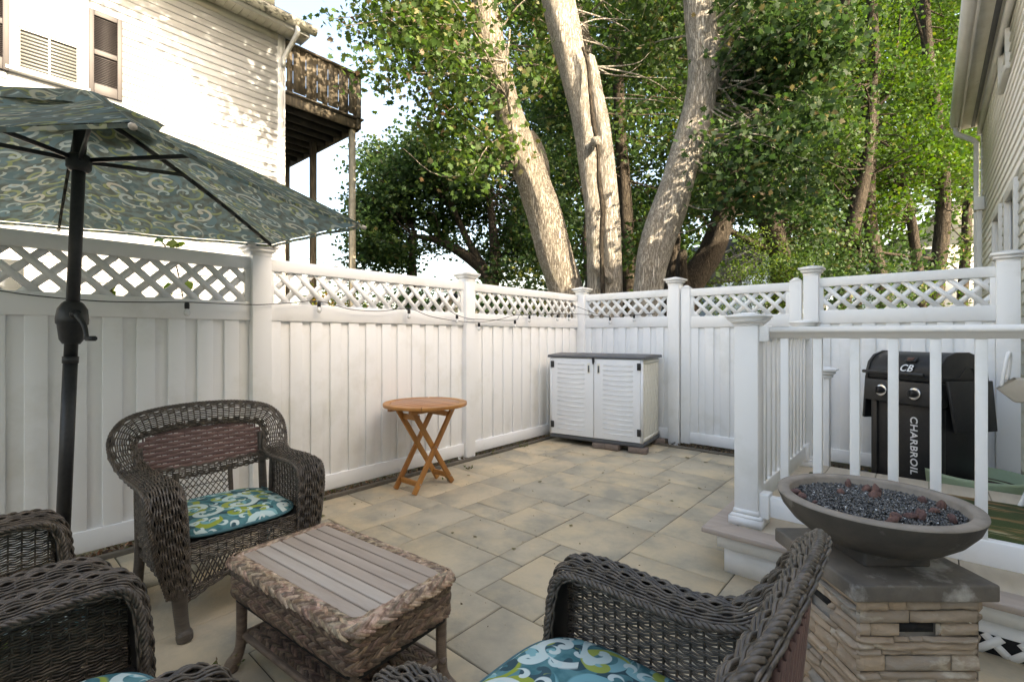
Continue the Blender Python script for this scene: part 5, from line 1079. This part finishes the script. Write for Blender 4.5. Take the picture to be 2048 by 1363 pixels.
HR = [(-.036, .004), (-.036, .016), (-.026, .032), (.026, .032), (.036, .016), (.036, .004), (.024, .0), (.024, -.026), (-.024, -.026), (-.024, .0)]
m = MB(); m.prism([(PY+a, 1.265+b_) for a, b_ in HR], PX+.105, 2.30, 'x'); K(m, 'handrail', M['vinyl_dirty'])
m = MB(); m.prism([(PX+a, 1.265+b_) for a, b_ in HR], PY+.105, 4.36-.105, 'y'); K(m, 'handrail', M['vinyl_dirty'])
for x, y, s in ((PX+.083, PY, (.048, .086, .085)), (PX, PY+.083, (.086, .048, .085)), (PX, 4.36-.083, (.086, .048, .085))):
    for z in (1.262, .355): m = MB(); m.box((x, y, z), s if z > 1 else (s[0], s[1], .13)); K(m, 'rail_bracket', M['vinyl'], bevel=.006)
m = MB(); m.b2((PX+.107, PY-.024, .30), (2.30, PY+.024, .405)); K(m, 'bottom_rail', M['vinyl'], bevel=.005)
m = MB(); m.b2((PX-.024, PY+.107, .30), (PX+.024, 4.36-.107, .405)); K(m, 'bottom_rail', M['vinyl'], bevel=.005)
for x in (-.561, -.416, -.265, -.122, .023, .166, .314, .460, .606, .752):
    m = MB(); m.b2((x-.019, PY-.019, .40), (x+.019, PY+.019, 1.242)); K(m, 'baluster', M['vinyl'], bevel=.002)
y = PY+.17
while y < 4.28: m = MB(); m.b2((PX-.019, y-.019, .40), (PX+.019, y+.019, 1.242)); K(m, 'baluster', M['vinyl'], bevel=.002); y += .118
# little capped post beyond
np_ = thing('capped_post', 'short white capped post beyond the deck railing', 'post', (-.71, 5.06, 0)); m = MB(); m.box((0, 0, .44), (.10, .10, .90)); pp_ = m.build('shaft', M['vinyl'], np_, bevel=.004); put(CAP, 'post_cap', M['vinyl'], np_, loc=(0, 0, .88))
m = MB(); m.b2((XD+.16, 3.04, ZD+.001), (1.2, YD2-.30, ZD+.010)); rg1 = m.build('grass_rug', M['rug'], None); tag(rg1, 'green and rust patterned grass rug lying on the deck', 'rug')
tb = thing('planter_tub', 'round ribbed sage green tub behind the deck edge', 'tub', (.26, 4.74, 0)); m = MB(); n_ = 72; ri = lambda k: .285+.004*(k % 2)
V = []
for r_, z in ((.262, 0), (.285, .26), (.288, .275), (.262, .275), (.25, .20), (.0, .19)):
    for k in range(n_): a = 2*math.pi*k/n_; rr = r_+(.0045*(k % 2) if z < .27 and r_ > .255 and z < .265 else 0); V.append((rr*math.cos(a), rr*math.sin(a), z))
m.add(V, q=[[i*n_+k, i*n_+(k+1) % n_, (i+1)*n_+(k+1) % n_, (i+1)*n_+k] for i in range(5) for k in range(n_)]); m.build('tub', M['sage'], tb)
m = MB(); m.lathe([(0, .195), (.22, .198), (.245, .203)], (0, 0, 0), 24, cap=False); m.build('soil', M['mulch_soil'], tb)
# long-handled scoop leaning at the house wall
st = thing('scoop', 'beige plastic scoop with a pale green-banded pole leaning at the house wall', 'scoop', (.40, 4.10, 0))
m = MB(); 
def sc_(p): return p
m.add([(-.09, -.03, .93), (-.02, -.05, .86), (.16, -.05, .86), (.16, -.05, .99), (-.01, -.05, 1.0), (-.09, .07, .93), (-.02, .10, .86), (.16, .10, .86), (.16, .10, .99), (-.01, .10, 1.0)], ng=[[0, 1, 2, 3, 4], [9, 8, 7, 6, 5], [1, 6, 7, 2], [2, 7, 8, 3], [0, 5, 6, 1], [3, 8, 9, 4]]); m.build('bin', M['beige_plastic'], st, bevel=.01)
m = MB(); m.tube(cat([(-.07, -.02, .95), (-.062, -.03, 1.03), (-.048, -.02, 1.12), (-.036, .01, 1.15), (-.03, .04, 1.10), (-.04, .06, .98)], 6), .010, n=6); m.build('grip', M['vinyl'], st, smooth=True)
m = MB(); m.tube(cat([(.13, 0, .88), (.10, 0, .62), (.06, 0, .42), (.0, 0, .22)], 6), .013, n=8); pl = m.build('pole', M['vinyl'], st, smooth=True); m = MB(); m.tube([(.066, 0, .455), (.052, 0, .385)], .018, n=8); m.build('green_band', M['teal_piping'], pl)
m = MB(); m.tube([(.0, 0, .22), (-.03, 0, .16)], [.013, .02], n=8); m.build('foot', M['black_plastic'], pl)

# ------------------------------------------------------------------ grill
gr = thing('gas_grill', 'black two-burner gas grill with folded side shelves behind the railing', 'grill', (-.02, 4.93, 0), R(-38))
# local: x to its right, y to its back; front face at y=-.2
m = MB(); m.b2((-.215, -.195, .13), (.215, -.185, .74)); fd = m.build('front_panel', M['grill'], gr, bevel=.004)
for s in (-1, 1):
    m = MB(); m.b2((s*.245-.025, -.205, .06), (s*.245+.025, -.16, .76)); m.build('leg', M['grill_panel'], gr, bevel=.004); m = MB(); m.b2((s*.245-.02, .16, .06), (s*.245+.02, .20, .76)); m.build('leg', M['grill_panel'], gr, bevel=.004)
    m = MB(); m.b2((s*.262-.004, -.155, .15), (s*.262+.004, .155, .72)); m.build('side_panel', M['grill'], gr, bevel=.003)
m = MB(); m.b2((-.215, .17, .10), (.215, .18, .74)); m.build('back_panel', M['grill'], gr)
m = MB(); m.b2((-.33, -.26, .085), (.33, -.205, .125)); m.b2((-.26, -.20, .085), (-.225, .2, .12)); m.b2((.225, -.20, .085), (.26, .2, .12)); m.build('base_rail', M['grill'], gr, bevel=.006)
vt = MB(); 
for k in range(14): vt.beam((.268, -.13+.02*k, .17), (.268, -.115+.02*k, .20), .008, .003, up=(1, 0, 0))
vt.build('side_vents', M['beige_plastic'], gr, kind='stuff')
for x, y in ((-.245, .18), (.245, .18)): m = MB(); m.lathe([(.0, -.02), (.055, -.02), (.06, 0), (.055, .02), (0, .02)], (x, y, .06), 18, rot=Matrix.Rotation(R(90), 3, 'Y'), cap=False); m.build('wheel', M['black_plastic'], gr)
for x in (-.245, .245): m = MB(); m.lathe([(.03, 0), (.026, .06)], (x, -.18, 0), 10); m.build('foot', M['black_plastic'], gr)
m = MB(); m.prism([(-.265, .735), (-.245, .905), (-.16, .905), (-.16, .735)], -.285, .285, 'x'); cp_ = m.build('control_panel', M['grill_panel'], gr, bevel=.006)
for x in (-.13, .13):
    m = MB(); rot = Matrix.Rotation(R(83), 3, 'X'); m.lathe([(.046, 0), (.046, .012), (.040, .014)], (x, -.256, .82), 24, rot=rot); m.build('knob_bezel', M['chrome'], cp_, bevel=.001)
    m = MB(); m.lathe([(.030, .012), (.028, .05), (.022, .058), (.0, .058)], (x, -.256, .82), 20, rot=rot, cap=False); m.box((x, -.256-.052, .826), (.012, .03, .05)); m.build('knob', M['grill_panel'], cp_, bevel=.002)
m = MB(); m.b2((-.27, -.19, .76), (.27, .20, .90)); m.build('firebox', M['grill'], gr, bevel=.01)
lid = [(-.235, .91), (-.240, .955), (-.215, 1.04), (-.165, 1.095), (-.08, 1.125), (.03, 1.125), (.13, 1.09), (.19, 1.02), (.205, .91)]
m = MB(); m.prism(lid, -.262, .262, 'x'); ld = m.build('lid', M['grill'], gr, bevel=.006)
m = MB(); m.prism([(a*1.03, .91+(b_-.91)*1.03) for a, b_ in lid], -.285, -.262, 'x'); m.prism([(a*1.03, .91+(b_-.91)*1.03) for a, b_ in lid], .262, .285, 'x'); m.build('lid_end', M['grill_panel'], ld, bevel=.004)
m = MB(); m.tube([(.2865, -.21, .945), (.2865, -.06, .945), (.2865, .0, 1.02), (.2865, .05, 1.02), (.2865, .10, .95), (.2865, .19, .945)], .004, n=5); m.build('side_seam', M['grill_panel'], ld)
m = MB(); m.tube([(-.255, -.30, .965), (.225, -.30, .965)], .0135, n=12); 
for x in (-.17, .17): m.beam((x, -.225, .955), (x, -.30, .962), .022, .02)
m.build('handle', M['grill_panel'], ld, smooth=False, bevel=.003)
m = MB(); rot = Matrix.Rotation(R(58), 3, 'X'); m.box((.06, -.205, 1.072), (.085, .045, .010), Matrix.Rotation(R(50), 3, 'X')); tg = m.build('temperature_gauge', M['grill_panel'], ld, bevel=.003)
m = MB(); m.box((.06, -.2085, 1.0765), (.045, .026, .008), Matrix.Rotation(R(50), 3, 'X')); m.build('gauge_face', M['lava'], tg)
for s in (-1, 1):
    m = MB(); m.prism([(-.21, .86), (.19, .86), (.17, .50), (-.19, .50)], s*.300, s*.325, 'x'); o = m.build('side_shelf', M['grill'], gr, bevel=.006); o.rotation_euler = (0, R(-7*s), 0); o.location = (.105*s if s > 0 else -.105, 0, .035)
m = MB()
for k in range(12): m.box((.334+.09, -.15+.026*k, .84), (.004, .012, .03))
def text(body, size, parent, loc, rot, mat, name='lettering', shear=0, ext=.0012, sx=1):
    cu_ = bpy.data.curves.new(name, 'FONT'); cu_.body = body; cu_.size = size; cu_.extrude = ext; cu_.shear = shear; cu_.align_x = 'CENTER'; cu_.align_y = 'CENTER'; cu_.offset = .0012; cu_.space_character = 1.08
    o = bpy.data.objects.new(name, cu_); COL.objects.link(o); o.parent = parent; o.location = loc; o.rotation_euler = rot; o.scale = (sx, 1, 1)
    me_ = bpy.data.meshes.new_from_object(o); bpy.data.objects.remove(o); o = put(me_, name, mat, parent); o.location = loc; o.rotation_euler = rot; o.scale = (sx, 1, 1); return o
text('CHARBROIL', .075, fd, (.07, -.1975, .42), (R(90), R(90), 0), M['lettering'], sx=1.02)
text('CB', .075, ld, (.045, -.2375, 1.005), (R(72), 0, 0), M['lettering'], shear=.25)

# ------------------------------------------------------------------ fire bowl
fb = thing('fire_bowl', 'dark concrete fire bowl on a tan stacked-stone pedestal in the right foreground', 'fire pit', rd(1.25, 1.655), YAW)
# local x to the viewer's right, y away from the viewer
HC = .190; ZS = .500
m = MB(); m.b2((-HC+.022, -HC+.022, .0), (HC-.022, HC-.022, ZS-.07)); m.build('pedestal_core', M['ledger_grey'], fb)
sr = random.Random(14)
def face_stones(nm, org, ux, nr):
    par = bpy.data.objects.new(nm, None); COL.objects.link(par); par.parent = fb
    z = .004
    while z < ZS-.062:
        h = sr.choice((.018, .022, .026, .032, .040, .052)); h = min(h, ZS-.054-z)
        if ZS-.054-z-h < .014: h = ZS-.054-z
        x = -HC
        while x < HC-.001:
            wd = sr.choice((.05, .09, .14, .20, .27))*sr.uniform(.8, 1.2); x1 = x+wd
            if HC-x1 < .05: x1 = HC
            segs = [(x, x1)]
            slot = (-.055, .055, ZS-.165, ZS-.137)
            if z < slot[3] and z+h > slot[2]:
                ns = []
                for a, b_ in segs:
                    if slot[1] <= a or slot[0] >= b_: ns.append((a, b_)); continue
                    if slot[0]-a > .012: ns.append((a, slot[0]))
                    if b_-slot[1] > .012: ns.append((slot[1], b_))
                segs = ns
            for a, b_ in segs:
                cut = sr.random() < .16; d = sr.choice((0, .002, .004, .007, .010)); tl = sr.gauss(0, .003); tr_ = sr.gauss(0, .003); mm = MB(); nu, nv = 9, 4; V = []
                for j in range(nv+1):
                    for i in range(nu+1):
                        u, v = i/nu, j/nv; e_ = min(u, 1-u)*(b_-a); e2 = min(v, 1-v)*h; edge_ = min(1, e_/.006+.0)*min(1, e2/.005+.0); lx = a+.0012+(b_-a-.0024)*u; lz = z+.0014+(h-.0028)*v+(tl*(1-u)+tr_*u)*(v-.5)*.6+.0016*noise.noise(Vector((lx*40, z*90, v)))
                        dep = -.008+(.008+d+.008*fbm(lx*18+nr[0]*9, lz*55, d*99))*edge_; P_ = Vector(org)+Vector(ux)*lx+Vector(nr)*dep; V.append((P_.x, P_.y, lz))
                mm.add(V, q=[[j*(nu+1)+i, j*(nu+1)+i+1, (j+1)*(nu+1)+i+1, (j+1)*(nu+1)+i] for j in range(nv) for i in range(nu)]); mm.build('stone', M['ledger_grey'] if cut else M['ledger'], par)
            x = x1
        z += h
face_stones('front_stone_face', (0, -HC, 0), (1, 0, 0), (0, -1, 0)); face_stones('left_stone_face', (-HC, 0, 0), (0, -1, 0), (-1, 0, 0)); face_stones('right_stone_face', (HC, 0, 0), (0, 1, 0), (1, 0, 0)); face_stones('rear_stone_face', (0, HC, 0), (-1, 0, 0), (0, 1, 0))
m = MB()
for c_, s_ in (((0, -HC+.018, ZS-.151), (.105, .012, .026)), ((-HC+.018, 0, ZS-.151), (.012, .105, .026))): m.box(c_, s_)
m.build('slot_shade_box', M['black_gap'], fb)  # black inset boxes stand in for the shade inside the slots
m = MB(); m.b2((-.220, -.220, ZS-.052), (.220, .220, ZS)); m.build('slab', M['slab'], fb, bevel=.007, seg=3)
m = MB(); m.box((0, 0, ZS+.040), (.22, .22, .080), taper=(.96, .96)); m.build('bowl_plinth', M['bowl'], fb, bevel=.01, seg=3)
prof = [(.09, .0), (.14, .006), (.195, .030), (.243, .068), (.274, .108), (.290, .150)]; zb0 = .536
m = MB(); m.lathe([(0.0, zb0)]+[(r_, zb0+z) for r_, z in prof], (0, 0, 0), 72, cap=False); bw = m.build('bowl', M['bowl'], fb, smooth=True)
m = MB(); m.lathe([(.290, zb0+.150), (.289, zb0+.156), (.253, zb0+.157), (.249, zb0+.148), (.244, zb0+.118), (.23, zb0+.10)], (0, 0, 0), 72, cap=False); m.build('rim', M['bowl_rim'], bw, smooth=False)
m = MB(); m.lathe([(0, zb0+.124), (.23, zb0+.123), (.246, zb0+.122)], (0, 0, 0), 40, cap=False); m.build('fill_bed', M['black_gap'], bw, smooth=True)
# glass chips fill the bowl
gc = np.random.default_rng(3); n = 6500; a = gc.uniform(0, 2*np.pi, n); r_ = np.sqrt(gc.uniform(0, 1, n))*.243; c0 = rd(1.25, 1.655); CX = np.stack([c0.x+r_*np.cos(a), c0.y+r_*np.sin(a), zb0+.126+.012*(1-(r_/.245)**2)+gc.uniform(-.004, .006, n)], 1)
Q_ = unit(gc.normal(size=(n, 3))+np.array([0, 0, .8])); h_ = unit(np.cross(Q_, gc.normal(size=(n, 3)))); k_ = np.cross(Q_, h_); s = gc.uniform(.004, .0095, (n, 1)); s2 = s*gc.uniform(.5, .9, (n, 1)); s3 = gc.uniform(.002, .004, (n, 1))
co = np.stack([CX+h_*s, CX+k_*s2, CX-h_*s*.8, CX-k_*s2, CX+Q_*s3, CX-Q_*s3], 1).reshape(-1, 3); tri = np.array([[0, 1, 4], [1, 2, 4], [2, 3, 4], [3, 0, 4], [1, 0, 5], [2, 1, 5], [3, 2, 5], [0, 3, 5]]); mb = MB(); mb.add(co, t=(np.arange(n)[:, None, None]*6+tri[None]).reshape(-1, 3)); o = mb.build('glass_chips', M['glass_chip']); tag(o, 'black and grey glass chips with painted white glints filling the fire bowl', 'glass chips', kind='stuff')
def rock_mesh(seed, s):
    m = MB(); V = []; F = []; nu, nv = 9, 6
    for j in range(nv+1):
        for i in range(nu):
            th = math.pi*j/nv; ph = 2*math.pi*i/nu; d = Vector((math.sin(th)*math.cos(ph), math.sin(th)*math.sin(ph)*.8, math.cos(th)*.65)); k = 1+.6*noise.noise(d*1.6+Vector((seed*3.3, 0, 0)))+.4*noise.noise(d*4+Vector((0, seed, 0))); V.append(tuple(d*s*k))
    m.add(V, q=[[j*nu+i, j*nu+(i+1) % nu, (j+1)*nu+(i+1) % nu, (j+1)*nu+i] for j in range(nv) for i in range(nu)]); return m.mesh('lava_rock')
rocks = [rock_mesh(k, .021) for k in range(5)]
for u, v, s in ((1590, 983, 1.1), (1605, 990, 1.0), (1697, 969, 1.0), (1735, 978, 1.3), (1748, 990, 1.5), (1752, 982, 1.2), (1680, 983, .8), (1845, 998, .9), (1882, 1010, 1.0), (1868, 1021, .9), (1840, 1032, 1.3), (1822, 1030, 1.1), (1790, 1030, 1.0), (1782, 1044, 1.1), (1905, 1036, 1.0), (1630, 1003, .6)):
    d_ = FOC*(CAM_Z-(zb0+.145))/(v-HOR); p = at(u, v, d_); o = put(rocks[int(u) % 5], 'lava_rock', M['lava'], None, True); o.location = p; o.rotation_euler = (u, v, u*.7); o.scale = (s*.85, s*.75, s*.7)
    tag(o, 'reddish lava rock lying among the dark glass chips in the fire bowl', 'lava rock', 'lava rocks in the fire bowl')

# ------------------------------------------------------------------ string lights
sl = thing('string_lights', 'black string of clear bulbs looped along the fence under the lattice', 'string lights', (XL+.03, 3, 1.4))
def S(mb, nm, mat, par=sl, **k):
    o = mb.build(nm, mat, par, **k); o.location = -sl.location if par is sl else Vector((0, 0, 0)); return o
def onL(u, v, off=.045):
    a = (u-1024)/FOC; X = XL+off; t_ = X/(-sY+a*cY); return Vector((X, t_*(cY+a*sY), CAM_Z-(v-HOR)/FOC*t_))
def onB(u, v, off=.045):
    a = (u-1024)/FOC; Y = YB-off; t_ = Y/(cY+a*sY); return Vector((t_*(-sY+a*cY), Y, CAM_Z-(v-HOR)/FOC*t_))
c1_ = [onL(-60, 572), onL(0, 581), onL(80, 592), onL(200, 602, .06), onL(300, 604), onL(372, 604), onL(450, 607), onL(515, 609, .06), onL(575, 606), onL(638, 602), onL(700, 618), onL(760, 622), onL(818, 617), onL(860, 632), onL(910, 641), onL(958, 644), onL(1000, 638), onL(1030, 630), onL(1060, 629), onL(1100, 628), onL(1140, 627), onB(1175, 629), onB(1220, 634), onB(1260, 630), onB(1310, 627)]
m = MB(); m.tube(cat([tuple(p) for p in c1_], 5), .0032, n=5, cap=False); S(m, 'cable', M['cable'], smooth=True)
c2_ = [onL(901, 622), onL(915, 630), onL(940, 637), onL(980, 639), onL(1030, 640), onL(1040, 630), onL(1065, 628), onL(1110, 627), onL(1130, 618), onL(1150, 612, .03), onB(1185, 625), onB(1220, 634)]
m = MB(); m.tube(cat([tuple(p) for p in c2_], 5), .003, n=5, cap=False); S(m, 'cable', M['cable'], smooth=True)
for p in [onL(374, 606), onL(638, 604), onL(818, 619), onL(914, 630), onL(958, 646), onL(1030, 641), onL(1059, 631), onL(1115, 629), onL(1138, 629), onB(1220, 635), onB(1268, 630)]:
    m = MB(); m.lathe([(.010, .004), (.013, .0), (.014, -.012), (.0135, -.034), (.011, -.036)], tuple(p), 10); s_ = S(m, 'socket', M['black_plastic'], smooth=False)
    m = MB(); m.lathe([(.009, -.036), (.016, -.052), (.018, -.064), (.012, -.078), (.0, -.082)], tuple(p), 10, cap=False); S(m, 'bulb', M['bulb'], s_, smooth=True)

# ------------------------------------------------------------------ small growth and litter
rw = np.random.default_rng(8)
def weed(label, p, n, h, ls, kinds):
    t = thing('weed', label, 'weed', p, group='weeds along the fence foot'); P = rw.normal(size=(n, 3))*np.array([h*.7, h*.7, 0]); P[:, 2] = np.abs(rw.normal(size=n))*h*.5+.008; mb = MB()
    for q in P[:max(4, n//2)]: mb.tube([(0, 0, 0), tuple(q*np.array([.5, .5, .8])), tuple(q)], .0012, n=3, cap=False)
    mb.build('stems', M['dry_leaf'], t); leaves('foliage', P, rw.uniform(.7, 1.3, n)*ls, palette(n, rw, kinds), t, SMALL, rng=rw); return t
wk = [(3, (.07, .12, .03)), (2, (.14, .15, .06)), (1, (.22, .18, .10))]
for i, (u, v, n, h, lab) in enumerate(((1045, 893, 26, .05, 'small green weed in the joint near the storage box corner'), (985, 908, 16, .035, 'tiny weed at the edging right of the middle fence post'), (935, 938, 16, .03, 'green leaf tuft on the pavers right of the folding table'), (895, 960, 20, .04, 'weed under the right legs of the folding table'), (838, 935, 18, .05, 'weed by the fence behind the folding table'), (640, 1000, 12, .03, 'weed at the edging behind the dark armchair'), (1560, 905, 10, .03, 'weed below the gate'), (450, 1345, 22, .05, 'weed sprouting under the coffee table'))):
    z = .0; p = at(u, v, FOC*(CAM_Z-z)/(v-HOR)); weed(lab, (p.x, p.y, 0), n, h, .022, wk)
lmesh = []
for k in range(4):
    m = MB(); o = np.array(MAPLE); z = .10*noise.noise(Vector((k*3.1, 0, 0)))+.22*(o[:, 0]**2)*(1 if k % 2 else -1)+.15*o[:, 1]*o[:, 0]; m.add(np.c_[o, z-z.min()*.6+.03]*.055, ng=[list(range(len(o)))]); lmesh.append(m.mesh('fallen_leaf'))
fl = random.Random(12)
for k in range(34):
    if k < 22: x, y = fl.uniform(-3.4, -.95), fl.uniform(1.2, 5.2)
    else: x, y = fl.uniform(-3.44, -3.1), fl.uniform(.2, 5.2)
    o = put(lmesh[k % 4], 'fallen_leaf', M['dry_leaf'], None); s = fl.uniform(.35, 1.0); o.scale = (s, s*fl.uniform(.5, 1), s*1.2); o.location = (x, y, .003); o.rotation_euler = (fl.uniform(-.2, .2), fl.uniform(-.2, .2), fl.uniform(0, 6.3)); tag(o, 'small dry fallen leaf on the grey-tan pavers', 'leaf', 'fallen leaves on the patio')
n = 260; P = np.c_[rw.uniform(-3.4, -.95, n), rw.uniform(.9, 5.2, n), np.full(n, .004)]
o = leaves('crumbs', P, rw.uniform(.006, .018, n), palette(n, rw, [(3, (.12, .09, .05)), (2, (.22, .18, .10)), (1, (.05, .05, .02)), (1, (.40, .36, .26))]), None, SMALL, up=(0, 0, 4), rng=rw); tag(o, 'scattered crumbs of dry leaf and twig on the pavers', 'litter', kind='stuff')
# loose mulch and litter in the fence bed
n = 2600; P = np.zeros((n, 3)); h2 = n*5//9; P[:h2, 0] = rw.uniform(-3.62, -3.50, h2); P[:h2, 1] = rw.uniform(-.6, 5.3, h2); P[h2:, 0] = rw.uniform(-3.4, .4, n-h2); P[h2:, 1] = rw.uniform(5.29, 5.50, n-h2); P[:, 2] = rw.uniform(.0, .03, n)
o = leaves('leaf_litter', P, rw.uniform(.015, .04, n), palette(n, rw, [(4, (.10, .07, .04)), (2, (.18, .13, .08)), (1, (.05, .04, .025)), (.5, (.08, .10, .03))]), None, SMALL, rng=rw); tag(o, 'dead leaves and mulch litter along the foot of the fences', 'leaf litter', kind='stuff')
# vine twig over the left fence
def vine(label, pts, lv):
    t = thing('vine', label, 'vine', pts[0], group='vine shoots over the left fence'); mb = MB(); o0 = Vector(pts[0]); mb.tube(cat([tuple(Vector(p)-o0) for p in pts], 6), .004, n=5); mb.build('stem', M['bark_dark'], t); P = np.array([tuple(Vector(p)-o0) for p in lv]); leaves('leaf', P, np.full(len(P), .085), palette(len(P), rw, [(1, (.10, .16, .03)), (1, (.07, .12, .025))]), t, MID, up=(.5, -.6, .5), rng=rw, kind=None)
XV = XL-.25
def onX(u, v, X):
    a = (u-1024)/FOC; t_ = X/(-sY+a*cY); return (X, t_*(cY+a*sY), CAM_Z-(v-HOR)/FOC*t_)
vine('leafy vine shoot rising over the fence beside the umbrella', [onX(372, 640, XV), onX(365, 590, XV), onX(352, 530, XV), onX(335, 500, XV), onX(322, 480, XV)], [onX(320, 478, XV), onX(345, 489, XV), onX(358, 488, XV), onX(376, 570, XV), onX(340, 576, XV), onX(390, 590, XV)])
vine('low vine leaf peeking through the lattice near the umbrella pole', [onX(235, 640, XV), onX(228, 600, XV), onX(222, 578, XV)], [onX(222, 577, XV), onX(230, 592, XV), onX(212, 572, XV)])
